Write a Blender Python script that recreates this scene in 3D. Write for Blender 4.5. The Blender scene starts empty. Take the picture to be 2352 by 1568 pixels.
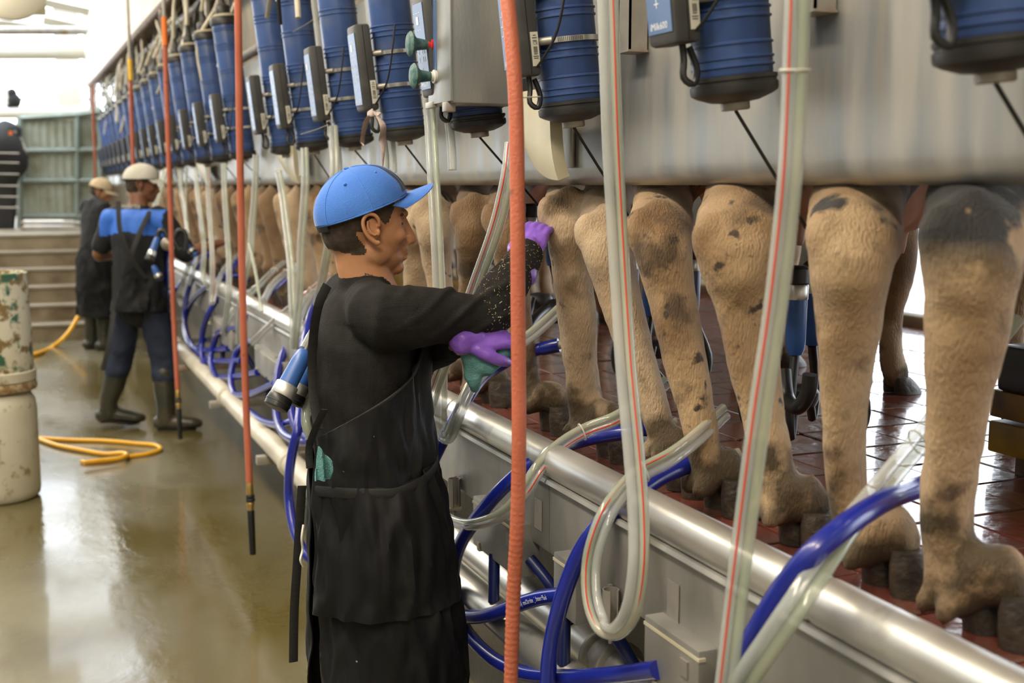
import bpy, bmesh, math, random
import numpy as np
from mathutils import Vector, Matrix, Euler, noise as mnoise
random.seed(7)
S = bpy.context.scene
COL = S.collection
PI = math.pi
R = math.radians
# ------------------------------------------------------------------ camera
YAW = math.atan(1121/2724); PITCH = math.atan(359/2700); FPX = 2700.0
CAM = Vector((0, 0, 1.6))
FW = Vector((math.sin(YAW)*math.cos(PITCH), math.cos(YAW)*math.cos(PITCH), -math.sin(PITCH)))
RT = Vector((math.cos(YAW), -math.sin(YAW), 0))
UP = RT.cross(FW)
cd = bpy.data.cameras.new('camera'); cam = bpy.data.objects.new('camera', cd); COL.objects.link(cam)
cam.matrix_world = Matrix(((RT.x, UP.x, -FW.x, CAM.x), (RT.y, UP.y, -FW.y, CAM.y), (RT.z, UP.z, -FW.z, CAM.z), (0, 0, 0, 1)))
cd.sensor_width = 36; cd.lens = 36*FPX/2352; cd.clip_start = .05; cd.clip_end = 200
cd.dof.use_dof = True; cd.dof.focus_distance = 2.72; cd.dof.aperture_fstop = 3.6
S.camera = cam
# ------------------------------------------------------------------ light
S.view_settings.view_transform = 'Standard'; S.view_settings.look = 'None'
S.view_settings.gamma = 1; S.view_settings.use_curve_mapping = False
S.view_settings.exposure = 0.14
w = bpy.data.worlds.new('daylight'); S.world = w; w.use_nodes = True
bg = w.node_tree.nodes['Background']; bg.inputs[0].default_value = (.86, .92, 1, 1); bg.inputs[1].default_value = 5.5
S.cycles.max_bounces = 7; S.cycles.diffuse_bounces = 3; S.cycles.glossy_bounces = 3
S.cycles.transparent_max_bounces = 14; S.cycles.transmission_bounces = 3
S.cycles.caustics_reflective = False; S.cycles.caustics_refractive = False
S.cycles.sample_clamp_indirect = 6
def area(name, loc, rot, sx, sy, power, col):
    l = bpy.data.lights.new(name, 'AREA'); l.shape = 'RECTANGLE'; l.size = sx; l.size_y = sy; l.energy = power; l.color = col
    o = bpy.data.objects.new(name, l); COL.objects.link(o); o.location = loc; o.rotation_euler = rot
    return o
# rows of fluorescent lamps over the pit, and one over the cows
WARM = (1, .86, .66)
for k, yy in enumerate((-1.2, 2.2, 5.6, 9.0, 12.4)):
    area('pit_lamp', (-.75, yy, 3.85), (0, R(-14), 0), .35, 2.6, (120, 125, 95, 85, 85)[k], WARM)
for yy in (1.0, 6.0, 11.0):
    area('stall_lamp', (3.4, yy, 4.1), (0, 0, 0), .3, 2.6, 28, (1, .9, .75))
# ------------------------------------------------------------------ pixels of the 2352x1568 photograph to points
def ray(px, py): return FW + RT*((px-1176)/FPX) - UP*((py-784)/FPX)
def aX(px, py, X):
    r = ray(px, py); return CAM + r*(X/r.x)
def aZ(px, py, Z):
    r = ray(px, py); return CAM + r*((Z-1.6)/r.z)
def aY(px, py, Y):
    r = ray(px, py); return CAM + r*(Y/r.y)
def aD(px, py, D): return CAM + ray(px, py)*D
# ------------------------------------------------------------------ materials
def mat(name, c1, c2=None, rough=.5, metal=0, scale=6, stretch=(1, 1, 1), contrast=(.35, .65), dirt=None, dscale=3, dth=(.55, .7),
        bump=0, bscale=40, rough2=None, alpha=1, coat=0, spec=.5, dirt2=None, d2scale=9, d2th=(.6, .68), emit=None, sheen=0, bstretch=None, sss=0, d2z=None, mud=None):
    m = bpy.data.materials.new(name); m.use_nodes = True; nt = m.node_tree; N = nt.nodes; L = nt.links
    b = N['Principled BSDF']
    tc = N.new('ShaderNodeTexCoord')
    def mp(st):
        q = N.new('ShaderNodeMapping'); q.inputs['Scale'].default_value = st; L.new(tc.outputs['Object'], q.inputs[0]); return q.outputs[0]
    def nz(sc, vec, det=5):
        n = N.new('ShaderNodeTexNoise'); n.inputs['Scale'].default_value = sc; n.inputs['Detail'].default_value = det; L.new(vec, n.inputs['Vector']); return n.outputs[0]
    def ramp(v, a, c):
        r = N.new('ShaderNodeMapRange'); r.inputs[1].default_value = a; r.inputs[2].default_value = c; L.new(v, r.inputs[0]); return r.outputs[0]
    def mix(f, a, c):
        x = N.new('ShaderNodeMix'); x.data_type = 'RGBA'; L.new(f, x.inputs[0])
        for v, s in ((a, x.inputs[6]), (c, x.inputs[7])):
            if isinstance(v, tuple): s.default_value = (*v, 1)
            else: L.new(v, s)
        return x.outputs[2]
    v = mp(stretch)
    col = c1
    if c2 is not None:
        f = ramp(nz(scale, v), *contrast); col = mix(f, c1, c2)
        if rough2 is not None:
            rr = N.new('ShaderNodeMapRange'); rr.inputs[3].default_value = rough; rr.inputs[4].default_value = rough2
            L.new(f, rr.inputs[0]); L.new(rr.outputs[0], b.inputs['Roughness'])
    if dirt is not None: col = mix(ramp(nz(dscale, v, 8), *dth), col, dirt)
    if dirt2 is not None:
        f2 = ramp(nz(d2scale, mp((1, 1, 1)), 8), *d2th)
        if d2z:
            sx = N.new('ShaderNodeSeparateXYZ'); L.new(tc.outputs['Object'], sx.inputs[0]); mu = N.new('ShaderNodeMath'); mu.operation = 'MULTIPLY'
            L.new(f2, mu.inputs[0]); L.new(ramp(sx.outputs[2], *d2z), mu.inputs[1]); f2 = mu.outputs[0]
        col = mix(f2, col, dirt2)
    if mud is not None:     # muck caked on the lowest part of the legs
        sx = N.new('ShaderNodeSeparateXYZ'); L.new(tc.outputs['Object'], sx.inputs[0]); ad = N.new('ShaderNodeMath'); ad.operation = 'MULTIPLY_ADD'
        L.new(nz(11, mp((1, 1, 1)), 6), ad.inputs[0]); ad.inputs[1].default_value = 1.1; L.new(ramp(sx.outputs[2], .62, -.05), ad.inputs[2])
        col = mix(ramp(ad.outputs[0], 1.22, 1.36), col, mud)
    if isinstance(col, tuple): b.inputs['Base Color'].default_value = (*col, 1)
    else: L.new(col, b.inputs['Base Color'])
    if rough2 is None: b.inputs['Roughness'].default_value = rough
    b.inputs['Metallic'].default_value = metal
    b.inputs['Specular IOR Level'].default_value = spec
    b.inputs['Alpha'].default_value = alpha
    if coat: b.inputs['Coat Weight'].default_value = coat; b.inputs['Coat Roughness'].default_value = .08
    if sheen: b.inputs['Sheen Weight'].default_value = sheen; b.inputs['Sheen Roughness'].default_value = .4
    if sss: b.inputs['Subsurface Weight'].default_value = sss; b.inputs['Subsurface Radius'].default_value = (.01, .004, .002)
    if emit: b.inputs['Emission Color'].default_value = (*emit[0], 1); b.inputs['Emission Strength'].default_value = emit[1]
    if bump:
        bp = N.new('ShaderNodeBump'); bp.inputs['Strength'].default_value = bump; bp.inputs['Distance'].default_value = .01
        L.new(nz(bscale, mp(bstretch or stretch), 6), bp.inputs['Height']); L.new(bp.outputs[0], b.inputs['Normal'])
    return m
M = {}
M['steel'] = mat('brushed_steel', (.40, .42, .43), (.53, .51, .46), rough=.38, rough2=.55, metal=.75, scale=5, stretch=(1, 3, .35), dirt=(.48, .40, .26), dscale=3.5, dth=(.6, .85), bump=.06, bscale=120)
M['curb_steel'] = mat('curb_steel', (.34, .335, .31), (.44, .43, .40), rough=.42, rough2=.58, metal=.7, scale=7, stretch=(1, 1.5, .5), dirt=(.25, .22, .16), dscale=4, dth=(.6, .8), bump=.05, bscale=90)
M['pipe'] = mat('polished_pipe_steel', (.66, .65, .61), (.76, .75, .71), rough=.30, rough2=.42, metal=.85, scale=4, dirt=(.30, .25, .17), dscale=7, dth=(.66, .8), bump=.02, bscale=60)
M['creampipe'] = mat('cream_pipe', (.66, .62, .50), (.50, .46, .36), rough=.4, scale=5, dirt=(.25, .18, .1), dth=(.6, .75))
M['galv'] = mat('galvanised_steel', (.35, .33, .30), (.48, .45, .40), rough=.5, metal=.6, scale=9, dirt=(.30, .17, .07), dscale=5, dth=(.55, .7))
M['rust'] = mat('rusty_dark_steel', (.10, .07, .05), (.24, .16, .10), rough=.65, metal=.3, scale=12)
M['canblue'] = mat('blue_canister_plastic', (.036, .075, .215), (.06, .115, .32), rough=.36, scale=4, dirt=(.16, .18, .22), dscale=7, dth=(.54, .85), bump=.03, bscale=60)
M['hoseblue'] = mat('blue_rubber', (.009, .018, .25), (.013, .026, .31), rough=.27, scale=8, coat=.25)
M['shellblue'] = mat('blue_shell_plastic', (.03, .11, .38), (.04, .13, .42), rough=.35, scale=12, dirt=(.2, .2, .2), dscale=15, dth=(.65, .8))
M['navy'] = mat('navy_rubber', (.008, .014, .07), (.012, .02, .1), rough=.3, scale=10)
M['black'] = mat('black_plastic', (.018, .018, .019), (.035, .034, .033), rough=.45, scale=14, dirt=(.16, .14, .11), dscale=9, dth=(.62, .85))
M['boxgrey'] = mat('charcoal_box_plastic', (.045, .046, .047), (.065, .065, .063), rough=.5, scale=9, dirt=(.17, .16, .13), dscale=7, dth=(.6, .9), bump=.15, bscale=500)
M['boxface'] = mat('blue_keypad_face', (.07, .14, .30), (.10, .17, .34), rough=.35, scale=7, dirt=(.25, .3, .38), dscale=5, dth=(.6, .9))
M['rubber'] = mat('black_rubber', (.012, .012, .012), rough=.38)
M['clear'] = mat('clear_milk_tube', (.56, .58, .48), (.44, .50, .38), rough=.12, scale=5, alpha=.58, coat=1, dirt=(.42, .36, .16), dscale=6, dth=(.62, .8))
M['clear2'] = mat('clear_vacuum_tube', (.60, .62, .60), (.52, .56, .53), rough=.1, scale=5, alpha=.52, coat=1)
M['redline'] = mat('red_tube_stripe', (.62, .05, .02), rough=.4)
M['orange'] = mat('orange_rubber', (.56, .155, .085), (.48, .125, .065), rough=.55, scale=7, dirt=(.10, .045, .03), dscale=16, dth=(.66, .76), bump=.25, bscale=160)
M['orange2'] = mat('orange_sleeve', (.85, .2, .02), rough=.5)
M['yellowsleeve'] = mat('yellow_sleeve', (.85, .5, .03), rough=.5)
M['yellow'] = mat('yellow_hose', (.86, .42, .02), (.9, .5, .03), rough=.35, scale=5)
M['brass'] = mat('brass', (.55, .36, .10), (.65, .45, .15), rough=.35, metal=.8, scale=20)
M['white'] = mat('white_plastic', (.72, .71, .66), (.62, .60, .54), rough=.45, scale=9)
M['sticker'] = mat('white_sticker', (.75, .74, .66), (.62, .60, .50), rough=.6, scale=18, dirt=(.30, .24, .15), dscale=22, dth=(.62, .72))
M['print'] = mat('dark_print', (.10, .10, .10), rough=.6)
M['lprint'] = mat('white_print', (.80, .84, .88), rough=.5)
M['greenknob'] = mat('worn_green_plastic', (.02, .10, .10), (.12, .19, .17), rough=.6, scale=70, contrast=(.4, .6))
M['redplastic'] = mat('red_plastic', (.6, .03, .03), rough=.4)
M['tile'] = mat('red_floor_tile', (.20, .05, .03), (.13, .035, .025), rough=.12, rough2=.3, scale=7, dirt=(.09, .06, .04), dscale=6, dth=(.5, .75), bump=.25, bscale=28, coat=.6)
M['grout'] = mat('dark_grout', (.05, .04, .035), rough=.4)
M['yard'] = mat('wet_yard', (.32, .28, .18), (.40, .36, .27), rough=.15, rough2=.35, scale=2, bump=.5, bscale=9)
M['floor'] = mat('wet_concrete', (.13, .105, .038), (.20, .185, .115), rough=.10, rough2=.34, scale=1.1, stretch=(1, .6, 1), contrast=(.4, .6), dirt=(.09, .07, .03), dscale=2.2, dth=(.5, .75), bump=.22, bscale=16, coat=.35)
M['concrete'] = mat('damp_concrete', (.20, .16, .10), (.30, .25, .17), rough=.55, scale=3, dirt=(.11, .07, .035), dscale=2.5, dth=(.48, .7), bump=.3, bscale=20)
M['pitwall'] = mat('pit_wall', (.10, .085, .06), (.17, .15, .11), rough=.6, scale=3, bump=.3)
M['tread'] = mat('worn_tread', (.36, .33, .27), (.28, .24, .18), rough=.35, scale=4)
M['whitepaint'] = mat('white_paint', (.80, .78, .70), (.70, .67, .57), rough=.5, scale=2)
M['wall'] = mat('pale_wall', (.60, .58, .50), (.50, .47, .38), rough=.6, scale=1.5)
M['gatepanel'] = mat('green_grey_panel', (.45, .50, .42), (.30, .31, .22), rough=.5, scale=2.5, dirt=(.18, .14, .07), dscale=2, dth=(.5, .75))
M['gateframe'] = mat('grey_green_frame', (.30, .36, .32), (.22, .25, .2), rough=.5, scale=5)
M['drum'] = mat('stained_drum_plastic', (.74, .70, .55), (.64, .60, .43), rough=.45, scale=5, dirt=(.24, .16, .06), dscale=15, dth=(.51, .58), dirt2=(.04, .13, .07), d2scale=9, d2th=(.54, .60))
M['drum2'] = mat('cream_drum_plastic', (.72, .69, .56), (.62, .58, .44), rough=.4, scale=4, dirt=(.32, .24, .11), dscale=13, dth=(.60, .68))
M['rim'] = mat('dirty_rim', (.55, .46, .28), (.28, .17, .07), rough=.6, scale=30, contrast=(.4, .6))
M['cream'] = mat('cream_moulding', (.58, .54, .40), (.50, .46, .32), rough=.45, scale=8, dirt=(.3, .2, .08), dscale=8, dth=(.62, .72))
M['rag'] = mat('grimy_rag', (.62, .52, .50), (.48, .38, .34), rough=.9, scale=60)
M['yellowsteel'] = mat('yellow_painted_steel', (.50, .30, .03), (.36, .21, .03), rough=.5, scale=8, dirt=(.1, .07, .04), dth=(.5, .7))
M['dark'] = mat('dark_gap', (.012, .012, .012), rough=.8)
# fur
COWH = dict(rough=.72, bump=.6, bscale=170, sheen=.12, mud=(.075, .05, .022))
M['cow_tan'] = mat('dirty_tan_hide', (.47, .325, .18), (.22, .125, .055), scale=5.5, contrast=(.38, .68), dirt=(.09, .055, .028), dscale=8, dth=(.54, .66), dirt2=(.055, .038, .022), d2scale=26, d2th=(.62, .68), bstretch=(1.4, 1.4, .45), **COWH)
M['cow_black'] = mat('black_patched_hide', (.47, .33, .19), (.24, .14, .062), scale=5, contrast=(.38, .66), dirt=(.085, .05, .028), dscale=9, dth=(.60, .70), dirt2=(.014, .012, .012), d2scale=3.2, d2th=(.47, .49), d2z=(.52, .60), bstretch=(1.4, 1.4, .45), **COWH)
M['cow_brown'] = mat('brown_hide', (.24, .145, .07), (.13, .075, .035), scale=5, contrast=(.4, .62), dirt=(.06, .04, .022), dscale=8, dth=(.58, .70), dirt2=(.40, .30, .19), d2scale=2.6, d2th=(.56, .60), bstretch=(1.4, 1.4, .45), **COWH)
M['cow_pale'] = mat('pale_hide', (.48, .355, .225), (.25, .16, .085), scale=5, contrast=(.40, .70), dirt=(.12, .08, .04), dscale=8, dth=(.62, .72), dirt2=(.06, .045, .03), d2scale=22, d2th=(.67, .72), bstretch=(1.4, 1.4, .45), **COWH)
M['hoof'] = mat('muddy_hoof', (.022, .018, .014), (.055, .04, .025), rough=.5, scale=30, bump=.5, bscale=60)
M['udder'] = mat('pink_udder', (.62, .38, .28), (.54, .32, .22), rough=.6, scale=12, sss=.1)
# people
M['skin'] = mat('tan_skin', (.54, .27, .14), (.48, .225, .11), rough=.48, scale=16, sss=.12, bump=.06, bscale=260)
M['skin2'] = mat('brown_skin', (.20, .085, .045), (.25, .11, .055), rough=.5, scale=10, sss=.1)
M['skin3'] = mat('light_tan_skin', (.46, .22, .12), (.40, .19, .10), rough=.5, scale=10, sss=.1)
M['hair'] = mat('cropped_black_hair', (.035, .024, .018), (.10, .06, .035), rough=.8, scale=60, contrast=(.4, .75), bump=.5, bscale=500)
M['capblue'] = mat('royal_blue_cotton', (.045, .17, .60), (.065, .215, .68), rough=.8, scale=7, dirt=(.03, .08, .3), dscale=8, dth=(.6, .8), bump=.2, bscale=300, sheen=.3)
M['capwhite'] = mat('off_white_cotton', (.66, .65, .58), (.56, .54, .47), rough=.85, scale=8)
M['captan'] = mat('tan_cotton', (.62, .52, .36), (.52, .42, .27), rough=.85, scale=8)
M['shirt'] = mat('black_waffle_knit', (.014, .0135, .013), (.020, .019, .018), rough=.9, scale=30, spec=.2)
M['apron'] = mat('black_apron_cloth', (.005, .005, .0055), (.008, .008, .009), rough=.65, spec=.25, scale=7, dirt=(.05, .052, .042), dscale=5, dth=(.56, .9), dirt2=(.32, .32, .28), d2scale=42, d2th=(.75, .77), bump=.1, bscale=30)
M['tee'] = mat('black_tee', (.009, .010, .012), (.015, .016, .019), rough=.85, scale=10)
M['yoke'] = mat('blue_shirt_yoke', (.03, .14, .60), (.04, .17, .66), rough=.7, scale=8)
M['pants'] = mat('navy_trousers', (.012, .02, .045), (.02, .03, .06), rough=.75, scale=8)
M['boot'] = mat('rubber_boot', (.03, .035, .025), (.055, .05, .035), rough=.35, scale=8, dirt=(.14, .11, .07), dscale=7, dth=(.52, .8))
M['glove'] = mat('purple_nitrile', (.20, .085, .52), (.26, .12, .60), rough=.38, scale=20, bump=.2, bscale=60)
M['towel'] = mat('teal_towel', (.12, .32, .33), (.16, .38, .38), rough=.95, scale=30, bump=.6, bscale=300)
M['tattoo'] = mat('tattoo_ink', (.07, .045, .04), rough=.6)
M['eye'] = mat('eye', (.03, .02, .015), rough=.15)
M['webbing'] = mat('black_webbing', (.008, .008, .008), (.016, .016, .016), rough=.7, scale=200, stretch=(.1, .1, 1))

def knit(m):      # fine waffle relief on the shirt
    nt = m.node_tree; N = nt.nodes; L = nt.links; b = N['Principled BSDF']; tc = N.new('ShaderNodeTexCoord')
    vo = N.new('ShaderNodeTexVoronoi'); vo.inputs['Scale'].default_value = 330; vo.inputs['Randomness'].default_value = .15
    bp = N.new('ShaderNodeBump'); bp.inputs['Strength'].default_value = .5; bp.inputs['Distance'].default_value = .003
    L.new(tc.outputs['Object'], vo.inputs['Vector']); L.new(vo.outputs[0], bp.inputs['Height']); L.new(bp.outputs[0], b.inputs['Normal'])
knit(M['shirt'])
# ------------------------------------------------------------------ mesh helpers
ORG = {}
class MB:
    def __init__(s): s.v = []; s.f = []
    def add(s, vs, fs):
        o = len(s.v); s.v += [tuple(p) for p in vs]; s.f += [tuple(i+o for i in f) for f in fs]; return s
    def box(s, a, b, bev=0, M4=None):
        (x0, y0, z0), (x1, y1, z1) = a, b
        if bev <= 0:
            vs = [(x, y, z) for z in (z0, z1) for x, y in ((x0, y0), (x1, y0), (x1, y1), (x0, y1))]
            fs = [(3, 2, 1, 0), (4, 5, 6, 7), (0, 1, 5, 4), (1, 2, 6, 5), (2, 3, 7, 6), (3, 0, 4, 7)]
        else:
            q = bev; vs = []
            cx, cy, cz = (x0+x1)/2, (y0+y1)/2, (z0+z1)/2
            bm = bmesh.new(); bmesh.ops.create_cube(bm, size=1)
            for v in bm.verts: v.co = Vector((cx+v.co.x*(x1-x0), cy+v.co.y*(y1-y0), cz+v.co.z*(z1-z0)))
            bmesh.ops.bevel(bm, geom=bm.edges[:], offset=q, segments=2, affect='EDGES', profile=.5)
            bm.verts.index_update(); vs = [v.co.copy() for v in bm.verts]; fs = [[v.index for v in f.verts] for f in bm.faces]; bm.free()
        if M4 is not None: vs = [M4 @ Vector(p) for p in vs]
        return s.add(vs, fs)
    def tube(s, pts, r, seg=10, cap=True, ref=None, sm=0, flat=None):
        """loft a ring along pts; r scalar/list; each r may be (a,b) half axes (a across ref, b along ref)"""
        P = [Vector(p) for p in pts]
        n = len(P)
        rr = r if isinstance(r, (list, tuple)) and len(r) == n and not (n == 2 and False) else [r]*n
        if sm:
            P, rr = cr(P, sm, rr); n = len(P)
        T = []
        for i in range(n):
            t = (P[min(i+1, n-1)]-P[max(i-1, 0)]); T.append(t.normalized() if t.length > 1e-9 else Vector((0, 0, 1)))
        if ref is not None: u = Vector(ref)
        else: u = Vector((0, 0, 1)) if abs(T[0].z) < .9 else Vector((1, 0, 0))
        vs = []; fs = []
        for i in range(n):
            u = (u - T[i]*u.dot(T[i]))
            if u.length < 1e-6: u = T[i].orthogonal()
            u.normalize(); w_ = T[i].cross(u)
            a, b = rr[i] if isinstance(rr[i], (tuple, list)) else (rr[i], rr[i])
            for k in range(seg):
                an = 2*PI*k/seg; vs.append(P[i]+w_*(math.cos(an)*a)+u*(math.sin(an)*b))
            if ref is not None: u = Vector(ref)
        for i in range(n-1):
            for k in range(seg):
                k2 = (k+1) % seg; fs.append((i*seg+k, i*seg+k2, (i+1)*seg+k2, (i+1)*seg+k))
        if cap: fs.append(tuple(range(seg-1, -1, -1))); fs.append(tuple((n-1)*seg+k for k in range(seg)))
        return s.add(vs, fs)
    def blob(s, pts, r, seg=14, ref=None, sm=3):
        """tube with rounded ends, for remeshing"""
        P = [Vector(p) for p in pts]; rr = r if isinstance(r, (list, tuple)) and len(r) == len(P) else [r]*len(P)
        s.tube(P, list(rr), seg, True, ref, sm)
        for p, q in ((P[0], rr[0]), (P[-1], rr[-1])):
            m_ = min(q) if isinstance(q, (tuple, list)) else q
            s.ell(p, (m_, m_, m_))
        return s
    def ell(s, c, rad, rot=None, nu=14, nv=9):
        c = Vector(c); vs = []; fs = []
        Q = rot if rot is not None else Matrix.Identity(3)
        for j in range(1, nv):
            th = PI*j/nv
            for i in range(nu):
                ph = 2*PI*i/nu
                vs.append(c+Q @ Vector((rad[0]*math.sin(th)*math.cos(ph), rad[1]*math.sin(th)*math.sin(ph), rad[2]*math.cos(th))))
        t = len(vs); vs.append(c+Q @ Vector((0, 0, rad[2]))); vs.append(c-Q @ Vector((0, 0, rad[2])))
        for j in range(nv-2):
            for i in range(nu):
                i2 = (i+1) % nu; fs.append((j*nu+i, (j+1)*nu+i, (j+1)*nu+i2, j*nu+i2))
        for i in range(nu):
            i2 = (i+1) % nu; fs.append((t, i, i2)); fs.append((t+1, (nv-2)*nu+i2, (nv-2)*nu+i))
        return s.add(vs, fs)
    def lathe(s, prof, seg=20, M4=None):
        """prof [(r,z)] about local z"""
        vs = []; fs = []; n = len(prof)
        for r_, z in prof:
            for k in range(seg):
                a = 2*PI*k/seg; vs.append(Vector((r_*math.cos(a), r_*math.sin(a), z)))
        for i in range(n-1):
            for k in range(seg):
                k2 = (k+1) % seg; fs.append((i*seg+k, i*seg+k2, (i+1)*seg+k2, (i+1)*seg+k))
        fs.append(tuple(range(seg-1, -1, -1))); fs.append(tuple((n-1)*seg+k for k in range(seg)))
        if M4 is not None: vs = [M4 @ p for p in vs]
        return s.add(vs, fs)
    def grid(s, fn, nu, nv, closed=False, thick=0):
        """sheet fn(u,v)->Vector, thickened along its normal"""
        P = [[Vector(fn(i/(nu-1 if not closed else nu), j/(nv-1))) for i in range(nu)] for j in range(nv)]
        vs = [p for row in P for p in row]; fs = []
        m_ = nu if closed else nu-1
        for j in range(nv-1):
            for i in range(m_):
                i2 = (i+1) % nu; fs.append((j*nu+i, j*nu+i2, (j+1)*nu+i2, (j+1)*nu+i))
        if thick:
            me = bpy.data.meshes.new('t'); me.from_pydata(vs, [], fs); me.update()
            nn = [v.normal.copy() for v in me.vertices]; bpy.data.meshes.remove(me)
            k = len(vs); vs2 = [p-q*thick for p, q in zip(vs, nn)]
            bf = [tuple(reversed([a+k for a in f])) for f in fs]
            ed = {}
            for f in fs:
                for a in range(len(f)):
                    e = (f[a], f[(a+1) % len(f)])
                    ed[e] = 1
            sd = [(e[1], e[0], e[0]+k, e[1]+k) for e in ed if (e[1], e[0]) not in ed]
            vs = vs+vs2; fs = fs+bf+sd
        return s.add(vs, fs)
    def build(s, name, m, parent=None, smooth=True, org=None, voxel=0, relax=0, disp=None, auto=None):
        o3 = ORG.get(parent.name_full) if parent is not None else (Vector(org) if org is not None else None)
        if o3 is None:
            xs = np.array(s.v); o3 = Vector(((xs[:, 0].min()+xs[:, 0].max())/2, (xs[:, 1].min()+xs[:, 1].max())/2, xs[:, 2].min()))
        me = bpy.data.meshes.new(name)
        me.from_pydata([(p[0]-o3.x, p[1]-o3.y, p[2]-o3.z) for p in s.v], [], s.f); me.update()
        if voxel:
            t = bpy.data.objects.new('tmp', me); COL.objects.link(t)
            md = t.modifiers.new('r', 'REMESH'); md.mode = 'VOXEL'; md.voxel_size = voxel
            if relax:
                sm_ = t.modifiers.new('s', 'SMOOTH'); sm_.iterations = relax; sm_.factor = .5
            dg = bpy.context.evaluated_depsgraph_get(); dg.update()
            me2 = bpy.data.meshes.new_from_object(t.evaluated_get(dg)); bpy.data.objects.remove(t); bpy.data.meshes.remove(me); me = me2; me.name = name
            me.materials.clear()
        if disp is not None:
            n_ = len(me.vertices); co = np.empty(n_*3); me.vertices.foreach_get('co', co)
            no = [v.normal for v in me.vertices]
            for i in range(n_):
                p = Vector(co[3*i:3*i+3])+o3; q = p+no[i]*disp(p); co[3*i:3*i+3] = q-o3
            me.vertices.foreach_set('co', co); me.update()
        me.materials.append(M[m] if isinstance(m, str) else m)
        me.polygons.foreach_set('use_smooth', [smooth]*len(me.polygons))
        if smooth and not voxel:
            try: me.set_sharp_from_angle(angle=R(42))
            except Exception: pass
        o = bpy.data.objects.new(name, me); COL.objects.link(o)
        if parent is not None:
            o.parent = parent; ORG[o.name_full] = o3
        else:
            o.location = o3; ORG[o.name_full] = o3
        return o
def cr(P, k, rr=None):
    """Catmull-Rom, k sub-steps per span"""
    n = len(P); out = []; ro = []
    def sc(a, t, b): return tuple(x+(y-x)*t for x, y in zip(a, b)) if isinstance(a, (tuple, list)) else a+(b-a)*t
    for i in range(n-1):
        p0, p1, p2, p3 = P[max(i-1, 0)], P[i], P[i+1], P[min(i+2, n-1)]
        for j in range(k):
            t = j/k
            out.append(.5*((2*p1)+(p2-p0)*t+(2*p0-5*p1+4*p2-p3)*t*t+(3*p1-p0-3*p2+p3)*t**3))
            if rr is not None: ro.append(sc(rr[i], t, rr[i+1]))
    out.append(P[-1].copy())
    if rr is not None: ro.append(rr[-1]); return out, ro
    return out
def thing(name, label, cat, loc, group=None, kind=None):
    o = bpy.data.objects.new(name, None); o.empty_display_size = .05; COL.objects.link(o); o.location = loc
    if label: o['label'] = label
    if cat: o['category'] = cat
    if group: o['group'] = group
    if kind: o['kind'] = kind
    ORG[o.name_full] = Vector(loc); return o
def tag(o, label, cat, group=None):
    o['label'] = label; o['category'] = cat
    if group: o['group'] = group
    return o
def struct(o): o['kind'] = 'structure'; return o
def copy_tree(o, parent=None):
    c = o.copy(); COL.objects.link(c)
    if parent is not None: c.parent = parent
    for ch in list(o.children): copy_tree(ch, c)
    return c
def text_verts(s, size, ext=0):
    cu = bpy.data.curves.new('t', 'FONT'); cu.body = s; cu.size = size; cu.extrude = ext; cu.resolution_u = 2
    o = bpy.data.objects.new('t', cu); COL.objects.link(o)
    dg = bpy.context.evaluated_depsgraph_get(); dg.update()
    me = bpy.data.meshes.new_from_object(o.evaluated_get(dg))
    vs = [v.co.copy() for v in me.vertices]; fs = [tuple(p.vertices) for p in me.polygons]
    bpy.data.objects.remove(o); bpy.data.meshes.remove(me); return vs, fs
def ordn(n): return ['first', 'second', 'third', 'fourth', 'fifth', 'sixth', 'seventh', 'eighth', 'ninth', 'tenth', 'eleventh', 'twelfth', 'thirteenth', 'fourteenth', 'fifteenth', 'sixteenth', 'seventeenth', 'eighteenth', 'nineteenth', 'twentieth', 'twenty-first', 'twenty-second', 'twenty-third', 'twenty-fourth', 'twenty-fifth', 'twenty-sixth', 'twenty-seventh', 'twenty-eighth', 'twenty-ninth', 'thirtieth'][n-1]
def V(*a): return Vector(a)
# ================================================================== the setting
def bx(name, a, b, m, parent=None, bev=0):
    return MB().box(a, b, bev).build(name, m, parent, smooth=bev > 0)
CF = .93                                              # cow floor height
struct(bx('floor', (-4.2, -4, -.1), (1.3, 13.0, 0), 'floor'))
struct(bx('pit_wall', (1.27, -4, 0), (1.40, 16.0, CF-.14), 'pitwall'))
plat = thing('cow_platform', None, None, (1.12, -4, 0), kind='structure')
MB().box((1.12, -3, CF-.14), (3.9, 24, CF-.012)).build('slab', 'grout', plat, False)
# tiles: the nearest ones each its own part, farther ones one joined part
tz = CF
tm = {}
def tile_mesh(k):
    w_ = .2-.007
    b_ = MB().box((-w_/2, -w_/2, -.012), (w_/2, w_/2, 0), .0025)
    me = bpy.data.meshes.new('tile'); me.from_pydata([tuple(p) for p in b_.v], [], b_.f); me.materials.append(M['tile']); return me
tms = [tile_mesh(k) for k in range(2)]
rest = MB(); cnt = 0
for j in range(60):
    for i in range(14):
        x = 1.22+i*.2; y = .3+j*.2
        if x > 3.85: continue
        if 1 <= j < 26 and i < 12 and cnt < 298:
            o = bpy.data.objects.new('tile', tms[(i+j) % 2]); COL.objects.link(o); o.parent = plat
            o.location = (x-1.12, y+4, tz+random.uniform(-.0015, .0015)-0); o.rotation_euler = (random.uniform(-.006, .006), random.uniform(-.006, .006), 0); cnt += 1
        else: rest.box((x-.0965, y-.0965, tz-.012), (x+.0965, y+.0965, tz+random.uniform(-.0015, .0015)))
o = rest.build('tile', 'tile', plat, False); o['kind'] = 'stuff'
struct(bx('yard', (3.9, -6, CF-.2), (30, 40, CF-.03), 'yard'))
struct(bx('yard_kerb', (3.9, -4, CF-.03), (4.02, 24, CF+.05), 'concrete', bev=.01))
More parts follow.
